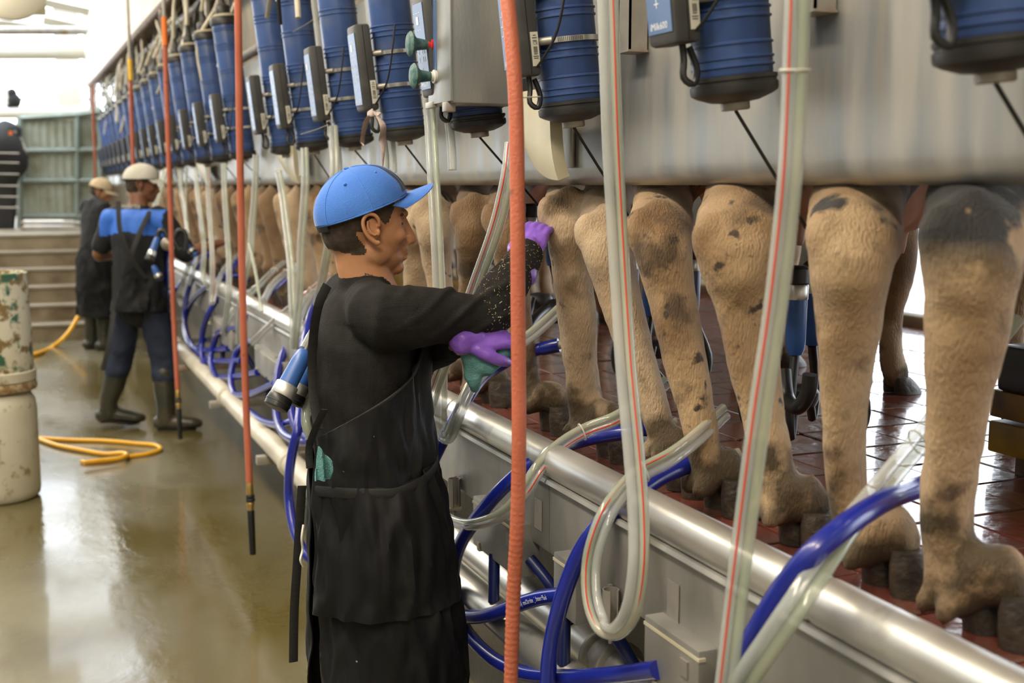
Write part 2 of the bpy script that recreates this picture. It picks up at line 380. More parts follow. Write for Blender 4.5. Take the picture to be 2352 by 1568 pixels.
# far end: steps, end wall and end deck
st = thing('end_steps', 'wide concrete steps climbing out of the pit at its far end', 'steps', (-1, 13, 0))
st.pop('category'); st.pop('label'); struct(st)
for k in range(6):
    y0 = 13+.28*k
    bx('riser', (-4.2, y0, 0), (1.0, y0+.30 if k < 5 else 15, .175*(k+1)-.03), 'concrete', st)
    bx('tread', (-4.2, y0-.02, .175*(k+1)-.03), (1.0, y0+.30 if k < 5 else 15, .175*(k+1)), 'tread', st, bev=.006)
struct(bx('wall_end', (1.0, 20.0, .9), (6, 20.1, 2.5), 'concrete'))
struct(bx('pit_end_wall', (1.0, 12.99, 0), (1.27, 16, .92), 'pitwall'))
struct(bx('end_deck', (-6, 14.98, .85), (1.1, 26, 1.02), 'concrete'))
struct(bx('wall_left', (-4.4, -4, 0), (-4.2, 13, .93), 'concrete'))
struct(bx('left_platform', (-7, -4, .8), (-4.2, 26, .93), 'concrete'))
struct(bx('wall_left', (-7.1, -4, .93), (-7.0, 26, 4.7), 'wall'))
struct(bx('wall_back', (-7.1, -4.1, 0), (10, -4, 4.7), 'wall'))
# roof: white sheeting with open bays along the far left
for k in range(8): struct(bx('ceiling', (-7.1, -4+2.4*k, 4.7), (-1.6, -2.15+2.4*k, 4.78), 'whitepaint'))
struct(bx('ceiling', (-1.6, -4, 4.7), (9.2, 15, 4.78), 'whitepaint'))
for k, yy in enumerate((13.4, 16.6, 19.8, 23)):
    struct(bx('ceiling_beam', (-7, yy, 4.35), (9, yy+.16, 4.7), 'whitepaint'))
# steel stanchion posts on the yard side
for k in range(7):
    p = bx('yard_post', (4.2, -2+4*k, CF-.03), (4.34, -1.86+4*k, 4.7), 'galv'); struct(p)
# ------------------------------------------------------------------ splash panel over the stalls
sp = thing('splash_panel', 'long brushed stainless splash panel hung above the cow stalls', 'panel', (1.2, 1, 1.6))
sp.pop('category'); sp.pop('label'); struct(sp)
SX = 1.205
def splash(y0, y1):
    def fn(u, v):
        # v: 0 top .. 1 lip
        prof = [(0, 2.28), (0, 1.95), (0, 1.66), (.003, 1.625), (.014, 1.607), (.030, 1.600), (.045, 1.606), (.05, 1.625)]
        t = v*(len(prof)-1); i = min(int(t), len(prof)-2); t -= i
        x = prof[i][0]*(1-t)+prof[i+1][0]*t; z = prof[i][1]*(1-t)+prof[i+1][1]*t
        return (SX+x+.0025*math.sin(u*2.5+y0*3+z*4), y0+(y1-y0)*u, z)
    return MB().grid(fn, 14, 15, thick=.002)
ys = [-.6, 1.0, 2.55, 4.1, 5.65, 7.2, 8.75, 10.3, 11.85, 13.4, 14.95, 16.5, 18.05, 19.6]
for a, b in zip(ys, ys[1:]): splash(a+.003, b-.003).build('sheet', 'steel', sp)
for yy in ys[1:]:
    MB().box((SX-.012, yy-.018, 1.64), (SX-.003, yy+.018, 2.28), .002).build('seam_strip', 'steel', sp)
# upright channel brackets carrying the canister rail
def bracket(px, py, X=1.19):
    p = aX(px, py, X); y = p.y; z = p.z
    b = MB(); b.box((X-.03, y-.025, z), (SX-.004, y-.021, 2.35)); b.box((X-.03, y+.021, z), (SX-.004, y+.025, 2.35)); b.box((X-.03, y-.025, z), (X-.026, y+.025, 2.35)); b.box((X-.035, y-.03, z-.004), (SX-.004, y+.03, z))
    o = b.build('hanger_bracket', 'galv', None, False); return o
brs = [(1462, 118), (1885, 28)]
for k, q in enumerate(brs): tag(bracket(*q), ['rust-edged steel channel bracket between the two nearest sensor boxes', 'short steel channel bracket right of the rightmost clear tubes'][k], 'bracket')
for k, yy in enumerate((5.4, 8.2, 11.0, 13.8)):
    b = MB(); b.box((1.17, yy-.02, 1.9), (SX-.004, yy+.02, 2.9), .002)
    tag(b.build('hanger_bracket', 'galv'), ordn(k+1)+' nearest upright steel hanger behind the left run of blue canisters', 'bracket', 'hangers behind the canister row')
# horizontal support rail behind canisters and roof boxing above
tag(MB().tube([(1.205, -.5, 2.33), (1.205, 19.5, 2.33)], .028, 12).build('canister_rail', 'galv'), 'round steel rail running behind the row of blue canisters', 'rail')
# white boxed fascia above the canisters with dark underside
fa = thing('roof_fascia', None, None, (1, 10, 3), kind='structure')
p0 = aY(203, 192, 19.0); p1 = aX(372, 0, 1.02)
dv = (p1-p0)
p1 = p0+dv*1.9
q0 = p0+V(.33, 0, 0); q1 = p1+V(.33, 0, 0)
def quadslab(pts, t, d): return MB().add([Vector(p) for p in pts]+[Vector(p)+Vector(d)*t for p in pts], [(0, 1, 2, 3), (7, 6, 5, 4), (0, 4, 5, 1), (1, 5, 6, 2), (2, 6, 7, 3), (3, 7, 4, 0)])
quadslab([p0, p1, p1+V(-.05, 0, .62), p0+V(-.05, 0, .62)], .03, (1, 0, 0)).build('face_board', 'whitepaint', fa, False)
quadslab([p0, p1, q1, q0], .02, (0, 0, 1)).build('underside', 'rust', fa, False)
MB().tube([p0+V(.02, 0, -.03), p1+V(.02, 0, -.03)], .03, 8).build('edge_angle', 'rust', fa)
MB().tube([p0+V(.22, 0, -.06), p1+V(.22, 0, -.06)], .035, 8).build('pipe', 'galv', fa)
# white column at the far left end of the fascia
struct(bx('column', (.55, 20.0, 1.02), (.9, 20.3, 4.7), 'whitepaint'))
struct(bx('trim_1', (1.0, 19.7, 1.0), (1.12, 19.8, 3.3), 'galv'))
# ------------------------------------------------------------------ kerb: pipe, folded steel face, brackets, lower pipes
cb = thing('curb_rail', 'thick polished steel curb pipe running along the edge of the cow platform', 'rail', (1.06, 1, .9))
cuts = [-.4]+[aX(px, 425+.532*(px-55), 1.06).y for px in (1890, 1275, 1055, 860, 700, 590, 520, 470, 430)]+[12, 14, 16, 17.5]
cuts = [-.4]+sorted(cuts[1:])
def curbz(): return 1.6-.573*1.06
CZ = curbz()
for a, b in zip(cuts, cuts[1:]):
    MB().lathe([(.030, 0), (.0375, .006), (.0385, .014), (.0385, b-a-.014), (.0375, b-a-.006), (.030, b-a-.002)], 24, Matrix.Translation((1.06, a, CZ)) @ Matrix.Rotation(-PI/2, 4, 'X')).build('pipe', 'pipe', cb)
face = thing('curb_face', 'folded grey steel face plate under the curb pipe', 'panel', (1.03, 1, .8))
face.pop('category'); face.pop('label'); struct(face)
fy = [-.4, .9, 2.3, 3.7, 5.1, 6.5, 7.9, 9.3, 10.7, 12.1, 14, 16, 17.5]
for a, b in zip(fy, fy[1:]):
    pf = [(1.13, CF-.02), (1.10, CF+.03), (1.055, CF+.032), (1.028, CF+.03), (1.024, CF+.022), (1.035, CF+.014), (1.036, CF-.02), (1.036, .80), (1.040, .79), (1.062, .785), (1.062, .80)]
    MB().grid(lambda u, v: (pf[round(v*10)][0], a+.002+(b-a-.004)*u, pf[round(v*10)][1]), 2, 11, thick=.002).build('plate', 'curb_steel', face)
def slotplate(y):
    MB().box((1.0335, y-.02, .83), (1.0345, y+.02, .90)).build('slot_plate', 'galv', face, False)
for px, py in ((1236, 1220), (1545, 1420), (470, 640)): slotplate(aX(px, py, 1.034).y)
# hose hooks (half tubes) on the kerb and box housings below it
def hook(y, z, nm):
    t = thing('hose_hook', nm, 'hook', (1.02, y, z-.06))
    a0 = MB(); 
    def fn(u, v): an = R(-60+300*u); return (1.018+.017*math.cos(an), y+.017*math.sin(an), z-.055+.075*v)
    a0.grid(fn, 12, 3, thick=.0025).build('sleeve', 'galv', t)
    MB().box((1.0, y-.012, z-.066), (1.035, y+.05, z-.056), .002).build('foot', 'cream', t)
    MB().box((1.024, y+.022, z-.056), (1.034, y+.030, z+.02), .001).build('plate', 'galv', t)
    MB().tube([(1.018, y, z-.066), (1.018, y, z-.09)], .004, 6).build('pin', 'galv', t)
for k, (px, py, nm) in enumerate(((1045, 1115, 'short steel tube clip on the curb face right of the blue-capped worker'), (1405, 1375, 'steel tube clip on the curb face inside the hanging clear loop'), (640, 830, 'rust-stained tube clip on the curb left of the dangling blue cups'), (488, 720, 'small tube clip on the far curb behind the blue hose loops'))):
    p = aX(px, py, 1.02); hook(p.y, p.z, nm)
def housing(px0, px1, py_bot, nm):
    a = aX(px0, py_bot, 1.03); b = aX(px1, py_bot, 1.03); y1, y0 = a.y, b.y; zt = .83
    t = thing('hose_junction_box', nm, 'box', (1.05, (y0+y1)/2, .70))
    MB().box((1.0, y0, .705), (1.06, y1, zt), .003).build('case', 'curb_steel', t)
    MB().box((.9985, y0-.004, .812), (1.012, y1, .818)).build('lip', 'cream', t, False)
    MB().box((.996, y0+.03, .77), (1.0, y0+.055, .80)).build('latch', 'galv', t, False)
    MB().box((.997, y1-.05, .70), (1.02, y1-.035, .722), .001).build('tab', 'cream', t)
    MB().tube([(1.01, (y0+y1)/2+.02, .715), (1.0, (y0+y1)/2+.0, .60)], .014, 12).build('rubber_stub', 'navy', t)
    MB().tube([(1.03, y0-.01, .75), (1.06, y0-.06, .70), (1.1, y0-.09, .62)], .014, 12, sm=3).build('rubber_stub', 'navy', t)
housing(1112, 1213, 1270, 'folded steel junction box under the curb beside the nearest orange hose')
housing(1300, 1352, 1370, 'junction box under the curb between two big blue hoses')
housing(1512, 1640, 1500, 'pale steel box at the bottom edge where a blue hose plugs in')
housing(600, 660, 840, 'junction box under the curb left of the blue-capped worker')
housing(500, 545, 770, 'far junction box under the curb behind the left orange hose')
tag(MB().lathe([(.040, 0), (.043, .01), (.043, 3.2), (.043, 3.21), (.045, 3.22), (.050, 3.23), (.050, 3.30)], 24, Matrix.Translation((1.12, 5.2, .58)) @ Matrix.Rotation(PI/2, 4, 'X')).build('milk_line', 'pipe'), 'fat polished steel pipe under the curb, farther from the worker', 'pipe')
tag(MB().lathe([(.038, 0), (.041, .01), (.041, 2.2), (.038, 2.21)], 24, Matrix.Translation((1.015, 3.9, .565)) @ Matrix.Rotation(PI/2, 4, 'X')).build('wash_line', 'pipe'), 'lower polished steel pipe under the curb nearest the worker', 'pipe')
jn = thing('pipe_junction', 'steel pipe union with clamp ring at the bottom edge of the frame', 'pipe joint', aX(1400, 1545, 1.12))
pj = V(1.12, aX(1395, 1530, 1.12).y, .58)
for k, (r_, l_) in enumerate(((.058, .014), (.052, .05), (.060, .012))):
    MB().lathe([(r_-.004, 0), (r_, .003), (r_, l_-.003), (r_-.004, l_)], 24, Matrix.Translation(pj+V(0, .03-.04*k, 0)) @ Matrix.Rotation(PI/2, 4, 'X')).build('clamp_ring', 'galv', jn)
cp = thing('vacuum_line', 'cream plastic pipe low under the curb left of the worker', 'pipe', (.98, 3.5, .45))
for a, b in ((3.3, 4.6), (4.6, 6.2), (6.2, 8.2), (8.2, 10.5), (10.5, 12.9)):
    MB().lathe([(.044, 0), (.046, .01), (.046, b-a-.06), (.055, b-a-.055), (.055, b-a-.01), (.05, b-a)], 20, Matrix.Translation((.93, a, .50)) @ Matrix.Rotation(-PI/2, 4, 'X')).build('pipe', 'creampipe', cp)
for yy in (3.6, 5.0, 6.4, 7.8, 9.2, 10.6):
    MB().box((.87, yy, .40), (1.265, yy+.04, .44), .004).build('support_arm', 'galv', cp)
# ------------------------------------------------------------------ far gate, rails, background pipes
g = thing('end_gate', 'green-grey sheeted metal gate with square frame beyond the steps', 'gate', aY(140, 530, 17.5))
Yg = 17.5
def gp(px, py): return aY(px, py, Yg)
def gbar(a, b, w_=.05):
    A, B = gp(*a), gp(*b); return MB().tube([A, B], w_/2*1.3, 4, ref=(0, 1, 0))
def gate_panel(x0, y0, x1, y1):
    A, B = gp(x0, y1), gp(x1, y0)
    return MB().grid(lambda u, v: (A.x+(B.x-A.x)*u, Yg+.03+.012*math.sin(u*40), A.z+(B.z-A.z)*v), 60, 3, thick=.004)
for q in ((55, 275, 172, 345), (185, 270, 228, 340), (55, 352, 172, 415), (185, 350, 228, 415), (55, 418, 172, 495), (185, 418, 228, 495)):
    gate_panel(*q).build('sheet', 'gatepanel', g)
for a, b in (((46, 268), (46, 532)), ((178, 262), (178, 530)), ((46, 272), (178, 264)), ((178, 264), (232, 258)), ((46, 347), (232, 345)), ((50, 416), (232, 415)), ((50, 497), (232, 497)), ((232, 258), (232, 530))):
    gbar(a, b, .07).build('frame_bar', 'gateframe', g)
for k, (py, x0, x1) in enumerate(((512, 48, 235), (524, 48, 235), (535, 0, 235))):
    A, B = aY(x0, py, 16.6), aY(x1, py, 16.6)
    tag(MB().tube([A, B], .025, 8).build('floor_rail', 'galv'), ['upper', 'middle', 'lowest'][k]+' steel rail along the foot of the green-grey gate', 'rail')
for k, py in enumerate((350, 372, 398, 425, 450, 475)):
    A, B = aY(-60, py, 16.0), aY(44, py+2, 16.0)
    tag(MB().tube([A, B], .010, 6).build('fence_wire', 'galv'), f'thin horizontal fence wire in front of the dark cow, {ordn(k+1)} from the top', 'wire')
# overhead pipes and beams at the far left
def hpipe(py, r_, Y, m, nm, lab, x0=-150, x1=212, dy=0):
    A, B = aY(x0, py, Y), aY(x1, py+dy, Y); tag(MB().tube([A, B], r_, 14).build(nm, m), lab, 'pipe' if 'pipe' in nm else 'beam')
hpipe(116, .13, 19, 'whitepaint', 'overhead_pipe', 'thick white pipe crossing the bright opening at upper left')
hpipe(99, .05, 19.4, 'rust', 'overhead_pipe', 'brown pipe just above the thick white one at upper left')
hpipe(70, .06, 18, 'galv', 'overhead_pipe', 'dull steel pipe below the slanted white braces at upper left')
hpipe(174, .03, 21, 'galv', 'overhead_pipe', 'thin dark pipe below the thick white pipe at upper left')
hpipe(190, .05, 22, 'whitepaint', 'overhead_pipe', 'pale pipe under the thin dark one at upper left')
hpipe(228, .03, 22, 'galv', 'overhead_pipe', 'thin pipe low in the bright opening above the gate')
hpipe(259, .09, 20, 'whitepaint', 'overhead_pipe', 'white pipe just above the top bar of the far gate')
def hbeam(a, b, Y, w_, m, lab):
    A, B = aY(*a, Y), aY(*b, Y); tag(MB().tube([A, B], w_, 4, ref=(0, 1, 0)).build('roof_brace', m, smooth=False), lab, 'beam')
hbeam((60, -10), (205, 22), 17.5, .09, 'whitepaint', 'slanted white roof brace sloping down to the white column')
hbeam((100, 40), (200, 62), 18.6, .10, 'wall', 'slanted cream brace below the white roof brace')
hbeam((-20, 45), (95, 60), 18.2, .08, 'whitepaint', 'pale brace at the far upper left corner')
hbeam((15, 205), (15, 262), 21, .14, 'whitepaint', 'short white upright below the pipes at the left edge')
hbeam((208, -20), (208, 200), 20.6, .11, 'wall', 'grey-white upright behind the white column')
fan = thing('ventilation_hood', 'round white hood with a tan square plate at the top left corner', 'hood', aY(30, 20, 12))
c_ = aY(20, -40, 12)
MB().lathe([(.10, .04), (.30, .03), (.34, 0), (.34, -.05), (.33, -.05)], 28, Matrix.Translation(c_) @ Matrix.Rotation(R(80), 4, 'X')).build('hood', 'whitepaint', fan)
quadslab([aY(52, 34, 12.2), aY(106, 35, 12.2), aY(104, -30, 12.2), aY(60, -30, 12.2)], .02, (0, 1, 0)).build('plate', 'cream', fan, False)
tk = thing('background_valve', 'dark pipe fitting silhouetted against the opening above the gate', 'valve', aY(35, 240, 20))
for q in ((28, 215, .07), (33, 232, .1), (24, 247, .06)): MB().ell(aY(q[0], q[1], 20), (q[2], q[2], q[2]*1.2)).build('fitting', 'dark', tk)
# fluorescent fittings over the pit
for k, yy in enumerate((-1.2, 2.2, 5.6, 9.0, 12.4)):
    b = MB().box((-.92, yy-1.3, 3.88), (-.58, yy+1.3, 3.95), .01)
    o = b.build('lamp_housing', 'whitepaint'); tag(o, ordn(k+1)+' white fluorescent batten over the pit, counted from the camera end', 'lamp', 'pit ceiling lamps')
# ================================================================== milk meters: blue canisters with strapped sensor boxes
struct(bx('wall_right', (5.9, 7.6, CF-.05), (6.0, 24, 4.7), 'pitwall'))
LEAN = .112
def meter_origin(i):
    kx = {-1: 2288, 0: 1690, 1: 1318, 2: 1102, 3: 931, 4: 815, 5: 722, 6: 660}.get(i)
    if kx: return aX(kx, 425-.14*2724/ (2944*1.12/(kx-55)), 1.12).y
    return 1.72+.7*i-.045
CT = Matrix.Rotation(-math.atan(LEAN), 4, 'Y')          # local frame: z up the can, top leans to -x
def make_meter(o, near):
    sg = 32 if near else 20
    T = Matrix.Translation(o) @ CT
    lab = None
    t = thing('milk_meter', None, 'milk meter', o)
    MB().lathe([(.022, 0), (.025, .002), (.025, .013), (.010, .015)], 16, T).build('foot_knob', 'galv', t)
    MB().lathe([(.012, .012), (.040, .015), (.062, .023), (.0725, .029), (.074, .034), (.074, .043), (.071, .045), (.071, .048), (.0735, .050), (.0735, .056), (.066, .058)], sg, T).build('base_cap', 'black', t)
    b = MB().lathe([(.064, .055), (.0665, .06), (.0665, .73), (.064, .74)], sg, T)
    body = b.build('body', 'canblue', t)
    for zs_ in ((.072, .085, .108), (.150, .165), (.235, .250), (.335, .350, .365), (.480, .495), (.60, .615, .63), (.700, .712)):
        pf = [(.066, zs_[0]-.004)]
        for zc in zs_: pf += [(.0669, zc-.003), (.0697, zc-.0015), (.0697, zc+.0015), (.0669, zc+.003)]
        MB().lathe(pf+[(.066, zs_[-1]+.004)], sg, T).build('rib_band', 'canblue', body)
    MB().lathe([(.068, .73), (.0755, .733), (.0755, .765), (.070, .772), (.050, .785), (.040, .788), (.040, .825), (.036, .83), (.020, .84), (.014, .88), (.012, .90)], sg, T).build('top_cap', 'black', t)
    MB().lathe([(.069, .7725), (.070, .7735), (.0495, .7865), (.048, .7855)], sg, T).build('dust_ring', 'cream', t)
    # sensor box in front (towards the pit)
    q = MB(); q.box((-.132, -.046, .115), (-.082, .046, .375), .009, T)
    bo = q.build('sensor_box', 'boxgrey', t)
    MB().box((-.1335, -.0385, .135), (-.1315, .0385, .350), .0008, T).build('keypad', 'boxface', bo, False)
    MB().box((-.108, -.0466, .12), (-.1065, .0466, .37), 0, T).build('seam', 'rubber', bo, False)
    MB().box((-.103, -.0475, .135), (-.086, -.0462, .205), 0, T).build('sticker', 'sticker', bo, False)
    if near:
        pr = MB()
        for z_, w_ in ((.150, .010), (.154, .012), (.159, .008), (.186, .009), (.192, .011), (.197, .007)): pr.box((-.0945-w_/2, -.0479, z_), (-.0945+w_/2, -.0474, z_+.0018), 0, T)
        for k in range(9): pr.box((-.0985+k*.001, -.0479, .162), (-.0985+k*.001+.0005, -.0474, .175), 0, T)
        vs, fs = text_verts('CE', .009)
        pr.add([T @ V(-.099+v.x, -.0479, .179+v.y) for v in vs], fs)
        pr.build('sticker_print', 'print', bo, False)['kind'] = 'stuff'
        kp = MB()
        kp.box((-.1345, .0, .298), (-.1335, .016, .318), 0, T)
        for dy in (.022, -.008, -.022):
            for dz in (.205, .225, .245): kp.box((-.1342, dy, dz), (-.1335, dy+.010, dz+.0012), 0, T); kp.box((-.1342, dy, dz), (-.1335, dy+.0012, dz+.012), 0, T)
        kp.box((-.1342, -.002, .182), (-.1335, .012, .1835), 0, T); kp.box((-.1342, .004, .176), (-.1335, .0055, .190), 0, T)
        for dy in (.022, .004, -.014): kp.box((-.1342, dy, .326), (-.1335, dy+.010, .3275), 0, T); kp.box((-.1342, dy, .283), (-.1335, dy+.008, .2845), 0, T)
        vs, fs = text_verts('iMilk600', .0165)
        kp.add([T @ V(-.1342, .030-v.x, .142+v.y) for v in vs], fs)
        kp.build('keypad_marks', 'lprint', bo, False)['kind'] = 'stuff'
    for zc in (.185, .285):
        cl = MB(); N_ = 22
        for s0 in range(N_):
            a0 = PI+R(40)-(2*PI-R(80))*s0/N_-R(0); 
        cl.grid(lambda u, v: T @ V(.0705*math.cos(R(-140+280*u)), .0705*math.sin(R(-140+280*u)), zc-.0055+.011*v), 26, 2, thick=-.0015)
        c_ = cl.build('hose_clamp', 'pipe', t)
        if near:
            z2 = MB()
            for k in range(14):
                an = R(-128+3.2*k); z2.box((-.0003, -.0008, zc-.0045), (.0008, .0008, zc+.0045), 0, T @ Matrix.Translation((.0722*math.cos(an), .0722*math.sin(an), 0)) @ Matrix.Rotation(an, 4, 'Z'))
            z2.build('clamp_slot', 'print', c_, False)
        MB().tube([T @ V(-.080, -.030, zc), T @ V(-.055, -.052, zc)], .0085, 10).build('clamp_screw', 'galv', t)
    MB().tube([T @ V(-.1, -.01, .118), T @ V(-.1, -.012, .09), T @ V(-.105, -.015, .062), T @ V(-.09, -.02, .05), T @ V(-.08, -.016, .075), T @ V(-.088, -.01, .11)], .006, 8, sm=3).build('cable_loop', 'rubber', t)
    MB().tube([T @ V(-.095, -.04, .13), T @ V(-.085, -.065, .15), T @ V(-.06, -.09, .20), T @ V(-.04, -.105, .28), T @ V(-.02, -.1, .36)], .0028, 8, sm=4).build('sensor_cable', 'rubber', t)
    return t
protos = {}
names_ = {-1: 'dark blurred blue canister at the top right corner', 0: 'blue canister with strapped box left of the rightmost clear tubes', 1: 'blue canister with white-stickered box right of the nearest orange hose', 2: 'blue canister whose dark base peeks out below the steel control cabinet',
          3: 'first blue canister left of the steel control cabinet, a rag tied under its box'}
pn = None; pf_ = None
for i in range(-1, 26):
    o = V(1.12, meter_origin(i), 1.725)
    if i == -1: t = make_meter(o, True); pn = t
    elif i == 10: t = make_meter(o, False); pf_ = t
    else:
        t = copy_tree(pn if i < 10 else pf_); t.location = o; ORG[t.name_full] = o
    t.location = o
    t['label'] = names_.get(i, f'{ordn(i-2)} blue canister with charcoal box counted left from the steel cabinet') 
    t['group'] = 'blue milk meters above the stalls'
    # draw cord from the foot to the cow behind
    k0 = o+V(.0, 0, .0); e = V(1.46+.03*((i*7) % 5-2), o.y+.03+.03*((i*3) % 4-1.5), 1.33-.02*((i*5) % 3))
    if i >= -1 and i < 17:
        pts = [k0, k0.lerp(e, .5)+V(0, 0, .006), e]
        tag(MB().tube(pts, .0032, 8, sm=3).build('retract_cord', 'rubber'), (f'thin black cord running from the {ordn(i-2)} canister left of the steel cabinet' if i > 2 else ['black cord at the far right running down behind the nearest cow leg', 'black cord from the canister left of the rightmost clear tubes', 'black cord from the canister right of the nearest orange hose', 'black cord passing behind the nearest orange hose'][i+1]), 'cord', 'black retraction cords')
# tangle of hoses above the canisters
rnd = random.Random(11)
tang = {'creampipe': 'cream', 'rubber': 'black', 'clear2': 'clear', 'galv': 'grey'}
for i in range(3, 26):
    y = meter_origin(i); n = 4 if i < 16 else 3
    for k in range(n):
        m_ = ['creampipe', 'rubber', 'clear2', 'galv', 'creampipe'][(i+k*2) % 5] if k else 'creampipe'
        top = V(1.12-.90*LEAN, y, 1.725+.89)
        x0 = top.x+(0 if k == 0 else rnd.uniform(-.05, .14)); y0 = y+(0 if k == 0 else rnd.uniform(-.3, .3)); z0 = top.z if k == 0 else rnd.uniform(2.15, 2.5)
        pts = [V(x0 if k else top.x, y0, z0)]
        for s_ in range(1, 6):
            pts.append(V(x0+rnd.uniform(-.05, .07)+.03*s_, y0+rnd.uniform(-.10, .10), z0+(3.35-z0)*s_/5))
        ob = MB().tube(pts, rnd.choice((.008, .011, .014)) if k else .012, 8, sm=4).build('supply_hose', m_)
        tag(ob, f'{tang.get(m_, "cream")} hose rising above the {ordn(i-2)} canister left of the cabinet, {["from its cap", "beside its cap", "behind its cap", "crossing over its cap"][k]}', 'hose', 'tangled hoses above the canisters')
dsh = struct(bx('trim_2', (1.36, 3.2, 2.3), (1.40, 19, 3.6), 'concrete'))
# ------------------------------------------------------------------ steel control cabinet with mushroom knobs
f0 = aX(1040, 236, .985); cbt = thing('control_cabinet', 'grey stainless control cabinet with two worn green mushroom knobs', 'cabinet', (1.06, f0.y+.09, f0.z))
bz = f0.z+.0
MB().box((.985, f0.y, bz), (1.165, f0.y+.165, 2.45), .004).build('case', 'steel', cbt)
MB().box((.978, f0.y-.004, bz+.004), (.986, f0.y+.17, 2.45), .002).build('door', 'steel', cbt)
MB().box((.974, f0.y+.02, bz-.02), (1.0, f0.y+.05, bz+.004), .002).build('hinge', 'galv', cbt)
MB().box((.976, f0.y+.13, bz-.004), (.99, f0.y+.19, bz+.012), .002).build('latch', 'galv', cbt)
gp1 = MB().box((.9765, f0.y+.10, bz+.06), (.9785, f0.y+.155, bz+.26), .001).build('keypad', 'boxface', cbt, False)
for (px, py, m_) in ((990, 103, 'redplastic'), (998, 176, 'white')):
    p = aX(px, py, .975); T = Matrix.Translation((.978, p.y, p.z)) @ Matrix.Rotation(-PI/2, 4, 'Y')
    kn = MB().lathe([(.011, .010), (.012, .016), (.016, .042), (.026, .052), (.031, .055), (.032, .058), (.027, .063), (.012, .066)], 24, T).build('mushroom_knob', 'greenknob', cbt)
    MB().lathe([(.017, 0), (.017, .006), (.012, .007), (.012, .014)], 20, T).build('collar', m_, kn)
# cream moulded guards hanging over the panel edge
def guard(px0, px1, ptop, pbot, X, lab):
    a = aX(px0, pbot, X); b = aX(px1, pbot, X); y1, y0 = a.y, b.y; zb = b.z; h_ = max(.12, aX(px1, ptop, X).z-zb)
    t = thing('guard_moulding', lab, 'guard', (X, (y0+y1)/2, zb))
    rd = y1-y0
    def fn(u, v):
        # v 0 top..1 bottom ; quarter round at the far lower corner
        y = y0+(y1-y0)*u; zl = zb+rd*.75*(1-math.sqrt(max(0, 1-u*u)))+.0
        z = (zb+h_)*(1-v)+zl*v
        return (X+.05*math.sin(v*PI*.0)+.02*(v**4)*1.0, y, z)
    MB().grid(fn, 12, 10, thick=-.03).build('moulding', 'cream', t)
    MB().box((X-.004, y0+.002, zb+h_*.33), (X, y1-.01, zb+h_*.33+.006), .001).build('weld_bead', 'cream', t)
guard(1203, 1290, 200, 404, 1.12, 'cream curved guard moulding right of the nearest orange hose')
guard(632, 690, 330, 415, 1.15, 'cream rounded guard moulding above and left of the blue cap')
guard(444, 482, 360, 418, 1.15, 'small cream guard moulding under the canisters between the orange hoses')
guard(376, 398, 380, 419, 1.15, 'tiny cream guard moulding left of the second orange hose')
# rag tied under the sensor box
rg = thing('tied_rag', 'grimy pinkish rag strip tied under a sensor box, its end hanging down', 'rag', aX(868, 400, .99))
def strip(pts, wd, nm):
    P = [aX(*p) for p in pts]; MB().tube(P, [(w_, .0025) for w_ in wd], 8, sm=4, ref=(.3, -1, 0)).build(nm, 'rag', rg)
strip([(858, 262, .985), (868, 268, .98), (880, 290, .985), (878, 320, .99), (880, 350, .99), (879, 378, .99), (877, 405, .99)], [.008, .012, .011, .014, .006, .003, .002], 'tail')
strip([(852, 264, .985), (843, 275, .98), (836, 300, .98), (832, 325, .985), (836, 335, .985)], [.010, .013, .011, .009, .002], 'tail')
strip([(845, 262, .985), (858, 258, .975), (872, 263, .985)], [.008, .012, .008], 'knot')
# ------------------------------------------------------------------ hoses by their course
def course(pts):
    return [aX(*p) if len(p) == 3 else Vector(p[1]) for p in pts]
def arc_pt(P, s):
    for a, b in zip(P, P[1:]):
        l = (b-a).length
        if s <= l: return a.lerp(b, s/l), (b-a).normalized()
        s -= l
    return P[-1], (P[-1]-P[-2]).normalized()
def hose_print(P, s0, txt, size, r_, parent, side):
    """lettering printed on the hose, wrapped to its round"""
    vs, fs = text_verts(txt, size); out = []
    if isinstance(s0, tuple):      # measured from the hose point nearest a spot
        q = aX(*s0); s_ = 0; best = (9, 0)
        for a, b in zip(P, P[1:]):
            d_ = (a-q).length
            if d_ < best[0]: best = (d_, s_)
            s_ += (b-a).length
        s0 = best[1]
    for v in vs:
        p, t = arc_pt(P, s0+v.x)
        n0 = Vector(side); n0 = (n0-t*n0.dot(t)).normalized(); w_ = t.cross(n0)*-1
        an = (v.y-size*.3)/r_
        out.append(p+(n0*math.cos(an)+w_*math.sin(an))*(r_+.0004))
    MB().add(out, fs).build('lettering', 'lprint', parent, False)['kind'] = 'stuff'
def blue_hose(pts, lab, r_=.0172, end=True, txt=None, grp='blue milk hoses looping from the curb'):
    P = cr(course(pts), 8)
    t = thing('milk_hose', lab, 'hose', P[len(P)//2], grp)
    MB().tube(P, r_, 16).build('hose', 'hoseblue', t)
    if end:
        d = (P[0]-P[1]).normalized()
        MB().tube([P[0]-d*.05, P[0]-d*.045, P[0]+d*.004], [r_, r_*1.12, r_*1.12], 16).build('cuff', 'hoseblue', t)
        MB().tube([P[0], P[0]+d*.03], r_*.7, 12).build('nipple', 'cream', t)
    for s0, tx, sz, side in (txt or []): hose_print(P, s0, tx, sz, r_, t, side)
    return t
